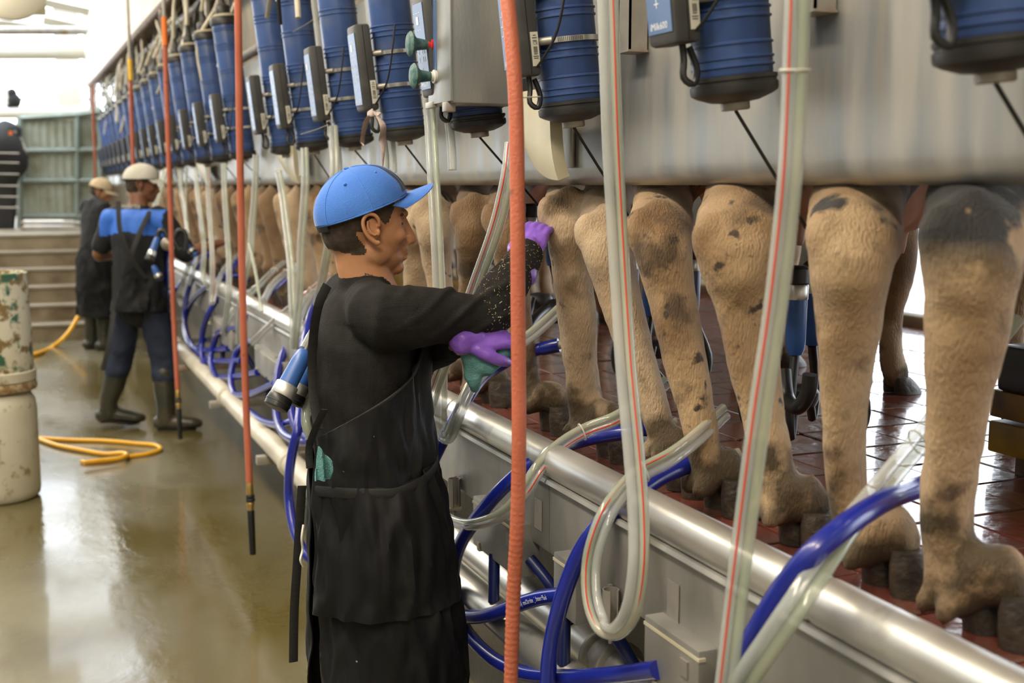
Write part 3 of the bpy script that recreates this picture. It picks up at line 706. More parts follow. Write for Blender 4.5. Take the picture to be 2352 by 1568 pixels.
# pixel course with distance to the side of the camera line (metres)
hb = blue_hose([(1526, 976, 1.34), (1440, 992, 1.26), (1340, 1010, 1.18), (1250, 1045, 1.06), (1165, 1110, .99), (1099, 1185, .965), (1057, 1250, .955), (1041, 1310, .955), (1043, 1370, .96), (1057, 1420, .965), (1083, 1465, .97), (1137, 1515, .975), (1203, 1545, .98), (1290, 1555, .985), (1390, 1552, .99), (1512, 1538, 1.0)], 'big blue hose looping from the brown leg down past the nearest orange hose')
hb2 = blue_hose([(1668, 1047, 1.33), (1600, 1062, 1.26), (1520, 1095, 1.16), (1440, 1150, 1.06), (1377, 1205, 1.0), (1337, 1262, .975), (1310, 1321, .96), (1287, 1390, .95), (1268, 1470, .95), (1259, 1550, .95), (1262, 1640, .955), (1300, 1720, .965), (1400, 1760, .98), (1560, 1760, .99)], 'big blue hose coming down beside the hanging clear loop')
hb3 = blue_hose([(2190, 1090, 1.36), (2102, 1122, 1.28), (2030, 1150, 1.16), (1940, 1208, 1.05), (1862, 1275, .99), (1801, 1348, .97), (1756, 1420, .955), (1716, 1495, .95), (1696, 1560, .95), (1690, 1640, .95), (1720, 1720, .955), (1800, 1790, .96)], 'blue hose under the rightmost clear tubes, crossing the bright curb pipe')
hb0 = blue_hose([(1281, 793, 1.33), (1200, 812, 1.25), (1150, 838, 1.2), (1106, 869, 1.13), (1070, 920, 1.06), (1040, 970, 1.02), (1008, 1030, .985), (985, 1085, .965), (968, 1160, .95), (964, 1230, .95), (970, 1300, .945), (985, 1350, .945), (1010, 1393, .95), (1050, 1412, .955), (1095, 1416, .96), (1140, 1407, .965), (1190, 1388, .975), (1240, 1373, .99), (1290, 1366, 1.0)], 'blue hose with white lettering curving round the apron of the blue-capped worker',
          txt=[((978, 1335, .945), 'milkrite | InterPuls', .0125, (-.45, -.85, .25)), ((1075, 1416, .957), '1/10"', .0095, (-.45, -.85, .25)), ((1203, 1385, .98), '(m) milkrite | InterPuls', .0145, (-.4, -.85, .3))])
blue_hose([(740, 670, 1.15), (715, 720, 1.05), (700, 790, .98), (694, 860, .93), (690, 940, .88), (684, 985, .85), (672, 1035, .83), (665, 1085, .82), (664, 1140, .82), (671, 1195, .82), (684, 1238, .825), (705, 1275, .84), (740, 1300, .88), (790, 1310, .95)], 'dark blue hose bulging out left of the black apron', end=False)
FB = 'blue milk hoses looping from the curb'
blue_hose([(668, 775, 1.1), (652, 810, 1.03), (640, 850, .99), (634, 900, .96), (635, 950, .94), (645, 985, .93), (665, 1005, .93), (700, 1015, .95), (740, 1000, .98)], 'blue hose hanging directly behind the dangling blue cups', end=False)
blue_hose([(735, 690, 1.2), (712, 745, 1.08), (690, 800, 1.02), (676, 850, .98), (668, 905, .95), (671, 950, .94), (683, 985, .94), (712, 1010, .96), (745, 1018, .99)], 'blue hose coming down from behind the shoulder of the blue-capped worker', end=False)
blue_hose([(640, 730, 1.2), (600, 770, 1.08), (565, 790, 1.03), (544, 808, 1.0), (533, 845, .97), (531, 880, .95), (541, 912, .94), (562, 935, .94), (600, 965, .94), (640, 975, .95), (680, 965, .98), (705, 960, 1.0)], 'blue hose with a long low loop between the right orange hose and the blue cups', end=False)
blue_hose([(655, 640, 1.25), (620, 672, 1.15), (575, 722, 1.05), (545, 752, 1.02), (505, 762, .99), (491, 790, .97), (484, 820, .95), (489, 850, .94), (505, 885, .93), (535, 905, .94), (575, 905, .96), (632, 880, 1.0)], 'blue hose looping just left of the right orange hose', end=False)
blue_hose([(570, 640, 1.25), (535, 632, 1.15), (512, 648, 1.08), (496, 690, 1.02), (480, 720, .98), (467, 755, .96), (463, 795, .95), (468, 835, .94), (485, 862, .95), (530, 866, .97), (592, 855, 1.0)], 'blue hose running under the pale clear tubes midway between orange hoses', end=False)
blue_hose([(560, 585, 1.28), (545, 602, 1.2), (522, 630, 1.1), (480, 655, 1.04), (446, 686, 1.0), (428, 722, .97), (424, 755, .95), (432, 785, .94), (450, 805, .945), (480, 828, .96), (555, 828, 1.0)], 'blue hose looping right of the left orange hose', end=False)
blue_hose([(515, 545, 1.3), (495, 565, 1.22), (465, 600, 1.1), (442, 640, 1.02), (427, 690, .97), (424, 730, .95), (430, 770, .94), (448, 800, .95), (480, 805, .97), (524, 800, 1.0)], 'blue hose dropping from the third pale diagonal tube', end=False)
blue_hose([(455, 590, 1.25), (430, 625, 1.1), (412, 655, 1.0), (388, 680, .93), (372, 710, .90), (367, 745, .89), (375, 785, .89), (393, 806, .90), (422, 813, .92), (448, 803, .96), (470, 780, 1.0)], 'blue hose with the leftmost wide loop crossing the left orange hose', end=False)
blue_hose([(250, 560, .95), (244, 600, .88), (240, 640, .86), (240, 680, .87), (246, 720, .9)], 'blue hose between the two men in the background', end=False)
blue_hose([(394, 440, .98), (391, 500, .93), (384, 560, .86), (381, 640, .84), (386, 700, .88), (396, 730, .95)], 'dark blue hose hanging in front of the man in the white cap', end=False)
# clear tubes in pairs
def twin(pts, lab, r_=.0085, n=2, stripe=1, ties=(), m_='clear', grp='clear tubes hanging from the milk meters', ref=(1, 0, 0)):
    P = cr(course(pts), 8)
    t = thing('clear_tube_pair', lab, 'tube', P[len(P)//2], grp)
    N_ = len(P)
    offs = []
    u = Vector(ref)
    for i in range(N_):
        T = (P[min(i+1, N_-1)]-P[max(i-1, 0)]).normalized()
        vw = (P[i]-CAM).normalized()
        # tubes lie side by side across the line of the row
        u = T.cross(Vector((.35, .93, 0.05))); 
        if u.length < .2: u = T.cross(Vector((0, 0, 1)))
        u.normalize()
        if offs and u.dot(offs[-1]) < 0: u = -u
        offs.append(u)
    for k in range(n):
        o_ = (k-(n-1)/2)*2*r_
        MB().tube([p+q*o_ for p, q in zip(P, offs)], r_, 12).build('tube', m_ if k else ('clear2' if n > 1 else m_), t)
    if stripe:
        o_ = (n-1)/2*2*r_*stripe
        pts2 = [p+q*o_-((p-CAM).normalized())*(r_*.98) for p, q in zip(P, offs)]
        MB().tube(pts2, .0016, 6).build('stripe', 'redline', t)
    for s_ in ties:
        i = int(s_*(N_-1)); T = (P[min(i+1, N_-1)]-P[i-1]).normalized(); u = offs[i]; w_ = T.cross(u)
        c = MB()
        pp = [P[i]+u*(r_*n+.003)*math.cos(a)+w_*(r_+.003)*math.sin(a) for a in [2*PI*j/16 for j in range(17)]]
        c.tube(pp, .0018, 6); c.build('cable_tie', 'white', t)
    return t
twin([(1834, -60, .93), (1830, 60, .93), (1818, 350, .935), (1800, 550, .935), (1775, 750, .93), (1745, 950, .92), (1715, 1180, .91), (1690, 1380, .90), (1668, 1568, .89), (1650, 1720, .89)], 'rightmost hanging clear tubes, blurred, tied with a white strap at the top', n=2, r_=.0083, stripe=-1, ties=(.16,))
twin([(2330, 720, 1.5), (2210, 880, 1.42), (2120, 1002, 1.30), (2030, 1110, 1.18), (1930, 1235, 1.05), (1830, 1385, .96), (1765, 1480, .93), (1705, 1570, .91), (1640, 1700, .9)], 'clear tube pair lying along the lower right blue hose', n=2, r_=.0105, stripe=0, ties=(.27,))
twin([(1393, -60, .95), (1398, 60, .95), (1404, 250, .95), (1412, 430, .955), (1424, 640, .955), (1438, 850, .95), (1456, 1040, .945), (1466, 1180, .94), (1466, 1300, .93), (1450, 1400, .925), (1418, 1448, .92), (1385, 1440, .92), (1362, 1385, .925), (1357, 1310, .935), (1370, 1240, .95), (1402, 1165, .985), (1460, 1095, 1.06), (1540, 1050, 1.14), (1600, 1005, 1.22), (1665, 945, 1.32)], 'clear tube pair with red stripe making the long hanging loop over the curb', n=2, r_=.0093, stripe=1, ties=(.86,))
twin([(1176, 330, 1.02), (1166, 410, 1.0), (1140, 520, .985), (1098, 640, .97), (1055, 760, .955), (1015, 850, .945), (982, 950, .94), (966, 1040, .935), (972, 1120, .935), (1005, 1172, .94), (1060, 1203, .945), (1120, 1197, .955), (1168, 1170, .965), (1206, 1125, .98), (1238, 1075, 1.01), (1285, 1025, 1.07), (1345, 988, 1.14), (1412, 962, 1.2), (1475, 922, 1.28), (1530, 878, 1.36)], 'clear tube pair with red stripe swinging low beside the worker and up over the curb', n=2, r_=.0085, stripe=-1, ties=(.84,))
twin([(984, 205, 1.0), (990, 300, 1.0), (997, 430, .99), (1005, 580, .985), (1012, 750, .98), (1013, 880, .975), (1014, 985, .97), (1030, 1005, .975), (1048, 965, .99), (1075, 900, 1.03), (1110, 855, 1.08), (1160, 812, 1.15), (1225, 765, 1.24), (1285, 712, 1.32)], 'grey-green clear tube pair with a tight bend, just right of the worker', n=2, r_=.0085, stripe=0)
# paler ones farther along; tops tucked under the canisters
far = [([(766, 290, 1.03), (768, 400, 1.01), (757, 540, 1.0), (744, 620, 1.0), (728, 700, 1.02)], 'clear tube pair rising directly behind the blue cap', 2),
       ([(699, 340, 1.03), (701, 430, 1.02), (692, 560, 1.0), (688, 660, .99), (682, 740, .98), (676, 800, .98)], 'clear tube pair with dark print line, left of the blue cap', 2),
       ([(640, 395, 1.05), (648, 440, 1.04), (658, 520, 1.02), (668, 610, 1.0), (671, 700, .98), (676, 800, .98)], 'greenish clear tube pair meeting the printed pair at the dangling cups', 2),
       ([(588, 355, 1.05), (586, 430, 1.04), (579, 520, 1.02), (573, 600, 1.0), (560, 650, .98), (550, 720, .97), (548, 790, .97)], 'clear tube pair passing behind the right orange hose', 2),
       ([(573, 560, 1.0), (586, 620, 1.0), (596, 680, 1.0), (602, 715, 1.0)], 'short greenish tube bending right of the right orange hose', 1),
       ([(514, 375, 1.06), (516, 440, 1.05), (521, 520, 1.03), (526, 600, 1.01), (524, 690, .99), (512, 765, .98)], 'clear tube pair left of the right orange hose', 2),
       ([(477, 385, 1.06), (479, 440, 1.05), (484, 520, 1.03), (488, 600, 1.0), (486, 700, .98)], 'clear tube pair with a pink edge midway between the orange hoses', 2),
       ([(448, 388, 1.06), (454, 440, 1.05), (463, 510, 1.03), (469, 570, 1.0), (466, 630, .98), (474, 655, .98)], 'clear tube pair third to the right of the left orange hose', 2),
       ([(430, 385, 1.06), (427, 440, 1.05), (428, 500, 1.03), (432, 560, 1.0), (434, 610, .99)], 'mauve clear tube joining its neighbour right of the left orange hose', 1),
       ([(412, 390, 1.06), (417, 440, 1.05), (427, 500, 1.03), (433, 560, 1.0), (433, 610, .97), (418, 650, .95), (411, 680, .95), (418, 702, .96)], 'clear tube ending in a small hook right of the left orange hose', 2)]
for pts, lab, n in far: twin(pts, lab, n=n, r_=.0082, stripe=(1 if 'pink' in lab else 0))
dg_ = [([(577, 788, .97), (608, 760, 1.0), (640, 730, 1.04), (690, 688, 1.12), (740, 648, 1.22), (780, 620, 1.3)], 'whitish clear tube pair climbing from the right orange hose towards the nape of the worker', 1),
       ([(606, 690, 1.0), (622, 660, 1.06), (640, 640, 1.12), (665, 622, 1.2), (700, 600, 1.3)], 'pale curved tube pair arching over the dark blue hose end', 0),
       ([(574, 675, 1.02), (600, 650, 1.08), (630, 620, 1.18), (655, 600, 1.28)], 'straight pale tube pair right of the right orange hose', 0),
       ([(512, 768, .98), (530, 725, 1.02), (552, 690, 1.08), (575, 668, 1.14)], 'pale tube pair passing behind the right orange hose at curb height', 0),
       ([(488, 695, .98), (500, 650, 1.03), (515, 620, 1.1), (535, 595, 1.18), (555, 580, 1.26)], 'pale diagonal tube pair second left of the right orange hose', 0),
       ([(433, 655, .98), (445, 615, 1.03), (458, 585, 1.1), (480, 560, 1.18), (512, 538, 1.27)], 'pale diagonal tube pair nearest the left orange hose', 0),
       ([(676, 760, 1.0), (700, 700, 1.08), (722, 670, 1.16), (745, 650, 1.24)], 'pale tube pair curving up behind the shoulder of the blue-capped worker', 0)]
for pts, lab, s_ in dg_: twin(pts, lab, n=2, r_=.0088, stripe=s_, ties=(.7,), m_='clear2', grp='pale diagonal tubes over the curb')
twin([(378, 392, .98), (366, 440, .92), (352, 500, .86), (343, 560, .84), (339, 610, .84), (342, 650, .84), (354, 682, .85), (370, 690, .86), (380, 668, .87), (384, 620, .88), (384, 560, .9)], 'clear tube looping in front of the man in the white cap', n=2, r_=.0115, stripe=0, ties=())
for k, (px, X_) in enumerate(((992, 1.0), (845, 1.04), (862, 1.04), (742, 1.05), (657, 1.07), (728, 1.07))):
    y = aX(px, 60, X_).y; o = V(X_-.0, y, 2.6)
    P = [V(X_+.02-LEAN*.6-.0, y, 2.75), V(X_-.01, y, 2.3), V(X_+.03, y, 1.9), V(X_+.05, y, 1.72), V(X_+.05, y-.01, 1.64)]
    t = thing('clear_tube_pair', ['long clear tube dropping beside the steel control cabinet', 'left clear tube of the pair between the two large canisters left of the cabinet', 'right clear tube of the pair between the two large canisters left of the cabinet', 'clear tube between the second and third canisters left of the cabinet', 'clear tube between the third and fourth canisters left of the cabinet', 'thin clear tube beside the third canister left of the cabinet'][k], 'tube', P[-1], 'clear tubes between the canisters')
    for d in (-.009, .009): MB().tube([p+V(0, d, 0) for p in P], .009, 12, sm=5).build('tube', 'clear2', t)
# loose white cable ties
for k, (a, b, c, lab) in enumerate((((720, 45, 1.0), (700, 58, .99), (673, 73, .98), 'white cable tie tail sticking out between upper canisters'), ((752, 287, 1.0), (725, 298, .99), (692, 308, .98), 'white cable tie tail under a sensor box left of the rag'), ((1172, 226, .80), (1200, 224, .82), (1238, 222, .93), 'white cable tie holding the nearest orange hose to a sensor box'))):
    t = MB().tube([aX(*a), aX(*b), aX(*c)], [(.003, .0012)]*3, 8, sm=3).build('cable_tie', 'white'); tag(t, lab, 'cable tie')
# orange wash-down hoses
def orange(px, ys_, Xo, lab, r_, bot, sleeve=None, nozzle=True, path=None):
    P = cr([aX(*p) for p in path], 10)
    t = thing('wash_hose', lab, 'hose', P[-1], 'orange hoses hanging from the roof')
    if path[0][0] > 1000:
        rr = [r_*(1+(.05*math.sin(i*2.2) if P[i].z < 1.1 else 0)) for i in range(len(P))]
        P2, rr = cr(P, 2, rr); 
        # rubbed corrugation low on the hose
        P2 = P2; n_ = int((P2[0]-P2[-1]).length/.0035); Q = []; q = []
        for i in range(n_+1):
            p, _ = arc_pt(P2, (P2[0]-P2[-1]).length*i/n_); Q.append(p)
            q.append(r_+(.0006*math.sin(i*1.9)*min(1, max(0, (1.2-p.z)*3)) if p.z < 1.2 else 0))
        MB().tube(Q, q, 16).build('hose', 'orange', t)
    else: MB().tube(P, r_, 14).build('hose', 'orange', t)
    if sleeve:
        d = V(0, 0, 1); MB().tube([P[0]-d*.04, P[0]+d*.12], r_*1.12, 12).build('sleeve', sleeve, t)
        MB().tube([P[0]+d*.1, P[0]+d*.9], r_*.8, 10).build('supply_pipe', 'galv', t)
    if nozzle:
        e = P[-1]; d = (P[-1]-P[-3]).normalized(); s = lambda a, b, r1, r2, nm, m_: MB().tube([e+d*a, e+d*(a+.004), e+d*(b-.004), e+d*b], [r1*.93, r1, r2, r2*.93], 16).build(nm, m_, t)
        s(0, .05, .014, .015, 'brass_fitting', 'brass'); s(.05, .062, .019, .019, 'coupling', 'black'); s(.066, .078, .020, .020, 'coupling', 'black'); s(.082, .094, .018, .018, 'coupling', 'brass'); s(.094, .115, .013, .013, 'brass_fitting', 'brass')
        s(.115, .30, .0155, .0135, 'nozzle', 'rubber')
    return t
orange(0, 0, 0, 'thick orange-red hose nearest the camera, in front of the arm of the worker', .0132, 0, nozzle=False, path=[(1158, -60, .80), (1172, 60, .80), (1184, 220, .80), (1188, 420, .80), (1190, 700, .80), (1192, 1000, .80), (1188, 1200, .80), (1178, 1400, .80), (1172, 1640, .80)])
orange(0, 0, 0, 'orange hose with black nozzle hanging left of the blue-capped worker', .0142, 0, path=[(545, -60, .80), (548, 100, .80), (552, 400, .80), (558, 700, .80), (566, 950, .80), (573, 1108, .80)])
orange(0, 0, 0, 'orange hose with brass nozzle hanging behind the man in the white cap', .0145, 0, sleeve='orange2', path=[(379, 88, .80), (382, 200, .80), (390, 430, .80), (398, 700, .80), (408, 895, .80)])
orange(0, 0, 0, 'orange hose with yellow sleeve ending behind the white cap', .0155, 0, sleeve='yellowsleeve', nozzle=False, path=[(300, 172, .80), (302, 260, .80), (307, 400, .80), (309, 520, .80), (310, 640, .80)])
orange(0, 0, 0, 'farthest thin orange hose hanging over the tan cap', .015, 0, nozzle=False, path=[(212, 195, .80), (215, 280, .80), (218, 360, .80), (219, 450, .80), (221, 560, .80)])
# yellow hose lying on the pit floor
P = [aZ(x, y, .012) for x, y in ((60, 1002), (95, 1006), (160, 1010), (240, 1012), (310, 1018), (355, 1022), (368, 1032), (340, 1042), (300, 1048), (250, 1058), (205, 1062), (188, 1060), (200, 1054), (240, 1048), (275, 1042), (285, 1046), (270, 1052), (225, 1058), (195, 1060))]
t = thing('yellow_hose', 'bright yellow hose looped on the wet floor beside the drums', 'hose', aZ(250, 1030, 0))
MB().tube(P[:12], .0135, 12, sm=6).build('hose', 'yellow', t)
P2 = [aZ(x, y, .015+.02*(k > 3)) for k, (x, y) in enumerate(((80, 1004), (130, 1022), (190, 1034), (240, 1042), (280, 1040), (291, 1045), (275, 1052), (235, 1057), (192, 1063)))]
MB().tube(P2, .0135, 12, sm=6).build('hose', 'yellow', t)
P = [aZ(70, 815, .02), aZ(92, 810, .02), aD(115, 800, 11.7), aD(140, 782, 11.7), aD(160, 760, 11.8), aD(175, 735, 11.9), aD(185, 715, 12.0), aD(190, 690, 12.0)]
tag(MB().tube(P, .022, 10, sm=6).build('yellow_hose', 'yellow'), 'yellow hose rising from the floor to the man in the tan cap', 'hose')
# stacked drums on the left
dc = aZ(2, 1150, 0); dc = V(dc.x, dc.y+.08, 0)
def wob(r0, ph): return r0
t = thing('plastic_drum', 'lower cream plastic drum with a pale label, standing on the wet floor', 'drum', dc)
TD = Matrix.Translation(dc)
MB().lathe([(.12, 0), (.178, .004), (.192, .02), (.196, .05), (.196, .47), (.190, .51), (.172, .545), (.150, .555), (.150, .56)], 40, TD).build('body', 'drum2', t)
MB().grid(lambda u, v: dc+V(.1975*math.sin(R(-62+66*u))*1, -.1975*math.cos(R(-62+66*u)), .21+.21*v), 12, 2, thick=-.001).build('label_patch', 'cream', t)
d2 = dc+V(.0, .01, .56)
t = thing('plastic_drum', 'upper stained drum with green and brown spatter, stacked on the cream drum', 'drum', d2)
TD = Matrix.Translation(d2)
MB().lathe([(.16, 0), (.198, .004), (.204, .012), (.202, .035), (.198, .05)], 40, TD).build('rim', 'rim', t)
MB().lathe([(.194, .05), (.202, .055), (.202, .10), (.196, .105)], 40, TD).build('band', 'drum2', t)
MB().lathe([(.192, .10), (.193, .12), (.184, .585), (.186, .60), (.179, .604), (.174, .59), (.178, .2)], 40, TD).build('body', 'drum', t)
# ================================================================== cows, seen from behind under the splash panel
def fbm(p, s, o=3):
    v = 0; a = 1
    for k in range(o): v += a*mnoise.noise(p*s); s *= 2.1; a *= .5
    return v
def hoof(P, d, parent, sc=1.0):
    """two claws side by side under the pastern; d forward"""
    for s_ in (-1, 1):
        Q = Matrix.Translation(P) @ Matrix.Rotation(math.atan2(d.y, d.x), 4, 'Z')
        b = MB()
        rings = [(-.035, .030, .0), (0, .034, .0), (.04, .030, .0), (.075, .016, .0)]
        pts = []; fs = []
        prof = [(0, 1.05, .004), (.016, 1.0, 0), (.040, .80, -.010), (.058, .55, -.018)]
        n = 14
        for (z, k, dx) in prof:
            for j in range(n):
                a = 2*PI*j/n; x = .054*math.cos(a); x = x+.012 if x > 0 else x*.75
                y = .0265*math.sin(a)*(1-.35*max(0, math.cos(a))**2)
                pts.append(Q @ V(((x*k)+dx+.012)*sc, (y*k+s_*.0285)*sc, z*sc))
        for r0 in range(3):
            for j in range(n):
                j2 = (j+1) % n; fs.append((r0*n+j, r0*n+j2, (r0+1)*n+j2, (r0+1)*n+j))
        fs.append(tuple(range(n-1, -1, -1))); fs.append(tuple(3*n+j for j in range(n)))
        b.add(pts, fs); b.build('claw', 'hoof', parent)
def leg_blob(b, P, rr, fwd):
    b.blob(P, rr, 14, ref=fwd, sm=4)
def make_cow(o, label, m, hind, near=True, dy=0, vox=.012, seed=0):
    """hind: two lists of (point, (side radius, fore-aft radius)) from hoof top up to the thigh"""
    t = thing('cow', label, 'cow', o, 'cows standing with their rear to the pit')
    b = MB(); F = V(1, 0, 0)
    def W(x, y, z): return o+V(x, y, z)
    b.blob([W(.22, 0, 1.20), W(.40, 0, 1.13), W(.85, 0, 1.08), W(1.35, 0, 1.10), W(1.66, 0, 1.16)], [(.13, .17), (.19, .27), (.205, .34), (.19, .33), (.13, .22)], 22, ref=(0, 0, 1), sm=4)
    b.blob([W(1.6, 0, 1.2), W(1.95, 0, 1.30), W(2.15, 0, 1.30)], [(.10, .17), (.07, .11), (.065, .09)], 14, ref=(0, 0, 1))
    b.blob([W(2.12, 0, 1.33), W(2.3, 0, 1.22), W(2.5, 0, 1.08)], [(.085, .10), (.07, .08), (.055, .055)], 14, ref=(0, 0, 1))
    for s_ in (-1, 1): b.blob([W(2.12, s_*.07, 1.36), W(2.1, s_*.20, 1.34)], [.03, .02], 10)
    b.blob([W(.10, 0, 1.36), W(.07, 0, 1.2), W(.08, 0, .98), W(.08, .01, .86)], [.035, .022, .018, .02], 8)
    for hp in hind:
        P = [p for p, r_ in hp]; rr = [r_ for p, r_ in hp]
        leg_blob(b, P, rr, F)
        # point of hock, dewclaws
        hk = P[-3]
        hk = P[-4]; hr = rr[-4]
        tip = hk+V(-hr[1]*.74, 0, .012); b.ell(tip, (.036, .032, .046))
        b.blob([tip, tip+V(.045, 0, .040)], [.028, .028], 10)
        b.blob([tip+V(.012, 0, -.03), P[3]+V(-rr[3][1]*.62, 0, .0), P[2]+V(-rr[2][1]*.55, 0, 0)], [.026, .020, .020], 10)
        fk = P[2]
        for s_ in (-1, 1): b.ell(fk+V(-rr[2][1]-.004, s_*.022, -.005), (.022, .015, .024))
    yc = (hind[0][0][0].y+hind[1][0][0].y)/2
    for s_ in (-1, 1):
        P = [V(o.x+1.34, o.y+s_*.12, CF+.055), V(o.x+1.31, o.y+s_*.12, CF+.14), V(o.x+1.31, o.y+s_*.125, CF+.28), V(o.x+1.33, o.y+s_*.13, CF+.44), V(o.x+1.30, o.y+s_*.14, CF+.62), V(o.x+1.32, o.y+s_*.13, CF+.9)]
        leg_blob(b, P, [(.042, .046), (.036, .04), (.036, .038), (.052, .052), (.055, .065), (.09, .12)], F)
    so = V(seed*3.1, seed*1.7, 0)
    body = b.build('body', m, t, voxel=vox, relax=4, disp=lambda p: .0045*fbm(p+so, 9, 3)+.0009*fbm(p+so, 34, 2))
    for hp in hind: hoof(V(hp[0][0].x+.002, hp[0][0].y, CF+.001), V(1, -.05, 0), t, 1.32)
    for s_ in (-1, 1): hoof(V(o.x+1.34, o.y+s_*.12, CF+.001), V(1, 0, 0), t, .95)
    u = MB(); c = V(o.x+.33, yc, CF+.70)
    u.ell(c, (.15, .12, .13)); u.ell(c+V(.12, 0, .05), (.16, .12, .12))
    for a in (-1, 1):
        for e in (0, 1):
            u.ell(c+V(-.04+.13*e, a*.055, -.03), (.07, .06, .09))
            u.blob([c+V(-.05+.14*e, a*.06, -.09), c+V(-.05+.14*e, a*.062, -.165)], [.016, .012], 10)
    u.build('udder', 'udder', t, voxel=.01, relax=4)
    return t
def px_leg(pts, xs, rr, top):
    """pts pixel centres from the pastern up; xs side distances"""
    out = []
    for (px, py), X, r_ in zip(pts, xs, rr): out.append((aX(px, py, X), r_))
    out.append((top, (.085, .13)))
    return out
HX = [1.275, 1.262, 1.25, 1.24, 1.225, 1.215, 1.215, 1.25]
def near_leg(pts, wd, o, sy):
    """pts: (px,py) from just over the hoof up; wd half widths in pixels"""
    n = len(pts); out = []
    for k, ((px, py), w_) in enumerate(zip(pts, wd)):
        f = k/(n-1); X = 1.285-.07*min(1, f*1.25)+(.16 if k == n-1 else 0)
        p = aX(px, py, X); D = (p-CAM).dot(FW); r_ = w_*D/FPX*(.74, .76, .78, .80, .81, .82, .85, .94, .82)[k]
        if k == 0: p.z = max(p.z, CF+.125)
        out.append((p, (r_*.92, r_*1.05)))
    out.append((V(max(out[-1][0].x+.07, 1.46), out[-1][0].y*.5+(o.y+sy)*.5, CF+.86), (.09, .12)))
    out.append((V(o.x+.34, o.y+sy, CF+1.08), (.085, .15)))
    # hoof under the pastern
    h = out[0][0]; out.insert(0, (V(h.x+.030, h.y-.004, CF+.085), (.040, .042)))
    return out
L1 = ([(2262, 1455), (2200, 1375), (2178, 1270), (2178, 1130), (2190, 1000), (2210, 850), (2226, 700), (2238, 560), (2262, 420)], [72, 76, 74, 78, 84, 104, 120, 126, 132])
L2 = ([(2020, 1330), (1985, 1265), (1955, 1180), (1945, 1060), (1942, 940), (1944, 820), (1952, 700), (1962, 560), (1985, 420)], [66, 64, 60, 62, 68, 80, 96, 112, 125])
L3 = ([(1822, 1235), (1800, 1170), (1782, 1090), (1762, 1000), (1738, 880), (1722, 780), (1710, 680), (1706, 560), (1740, 420)], [60, 62, 60, 62, 70, 76, 88, 118, 118])
L4 = ([(1642, 1180), (1634, 1110), (1620, 1030), (1603, 940), (1585, 850), (1566, 760), (1545, 670), (1520, 540), (1545, 420)], [50, 50, 48, 50, 54, 60, 64, 78, 76])
L5 = ([(1552, 1080), (1535, 1030), (1512, 960), (1488, 890), (1466, 820), (1442, 740), (1415, 650), (1392, 545), (1410, 420)], [40, 42, 42, 44, 48, 54, 60, 66, 66])
L6 = ([(1388, 1040), (1358, 985), (1345, 920), (1338, 850), (1334, 780), (1326, 700), (1312, 610), (1300, 500), (1310, 420)], [46, 50, 50, 49, 49, 52, 50, 50, 50])
L7 = ([(1255, 975), (1232, 930), (1216, 880), (1206, 820), (1198, 760), (1188, 690), (1176, 610), (1165, 510), (1180, 420)], [34, 34, 33, 34, 36, 40, 44, 48, 50])
L7b = ([(1118, 925), (1100, 890), (1088, 850), (1082, 800), (1080, 740), (1080, 680), (1082, 600), (1085, 500), (1100, 420)], [30, 30, 29, 30, 31, 34, 38, 42, 44])
L8 = ([(1068, 900), (1046, 860), (1032, 815), (1025, 765), (1018, 710), (1010, 650), (1002, 580), (1000, 500), (1020, 420)], [30, 30, 29, 30, 32, 36, 42, 48, 52])
def cow_pair(La, Lb, label, m, seed, vox=.011, inner=None):
    pa = aX(*La[0][2], 1.25); pb = aX(*Lb[0][2], 1.25)
    o = V(1.25, (pa.y+pb.y)/2, CF)
    h = [near_leg(La[0], La[1], o, -.09), near_leg(Lb[0], Lb[1], o, .09)]
    return make_cow(o, label, m, h, vox=vox, seed=seed)
cow_pair(L1, L2, 'nearest cow at the right edge, tan legs with black patch above the hock', 'cow_black', 1)
cow_pair(L3, L4, 'tan cow with a broad muddy hock, second cow from the right edge', 'cow_tan', 2)
cow_pair(L5, L6, 'pale tan cow right of the nearest orange hose, pink udder between its legs', 'cow_pale', 3)
cow_pair(L7, L7b, 'dark brown cow being handled by the blue-capped worker', 'cow_brown', 4, .014)
lb = ([(958+0*k, y) for k, y in enumerate((890, 850, 805, 755, 705, 645, 575, 495, 420))], [28, 28, 27, 28, 30, 34, 40, 44, 48])
cow_pair(L8, lb, 'pale cow standing right behind the face of the blue-capped worker', 'cow_pale', 5, .014)
kinds = ['cow_brown', 'cow_tan', 'cow_pale', 'cow_brown', 'cow_tan', 'cow_brown', 'cow_pale', 'cow_tan', 'cow_brown', 'cow_tan', 'cow_brown', 'cow_pale', 'cow_tan', 'cow_brown', 'cow_tan', 'cow_brown', 'cow_tan']
gen = {}
for k in range(17):
    y = 4.55+k*.66; o = V(1.25, y, CF)
    if kinds[k] not in gen:
        def gl(s_):
            q = [((.035, .045), (.050, .055)), ((.012, .12), (.046, .05)), ((0, .21), (.044, .046)), ((-.015, .34), (.045, .05)), ((-.035, .47), (.052, .062)), ((-.045, .57), (.055, .066)), ((.05, .68), (.065, .085)), ((.19, .86), (.085, .12)), ((.30, 1.08), (.08, .15))]
            return [(o+V(.03+x, s_*(.135-.02*i/8), z), r_) for i, ((x, z), r_) in enumerate(q)]
        t = make_cow(o, 'x', kinds[k], [gl(-1), gl(1)], vox=.02, seed=10+k); gen[kinds[k]] = t
    else:
        t = copy_tree(gen[kinds[k]]); t.location = o
    cn = {'cow_brown': 'dark brown', 'cow_tan': 'tan', 'cow_pale': 'pale tan'}[kinds[k]]
    t['label'] = f'{cn} cow with legs between the clear tubes, {ordn(k+1)} cow left of the worker' 
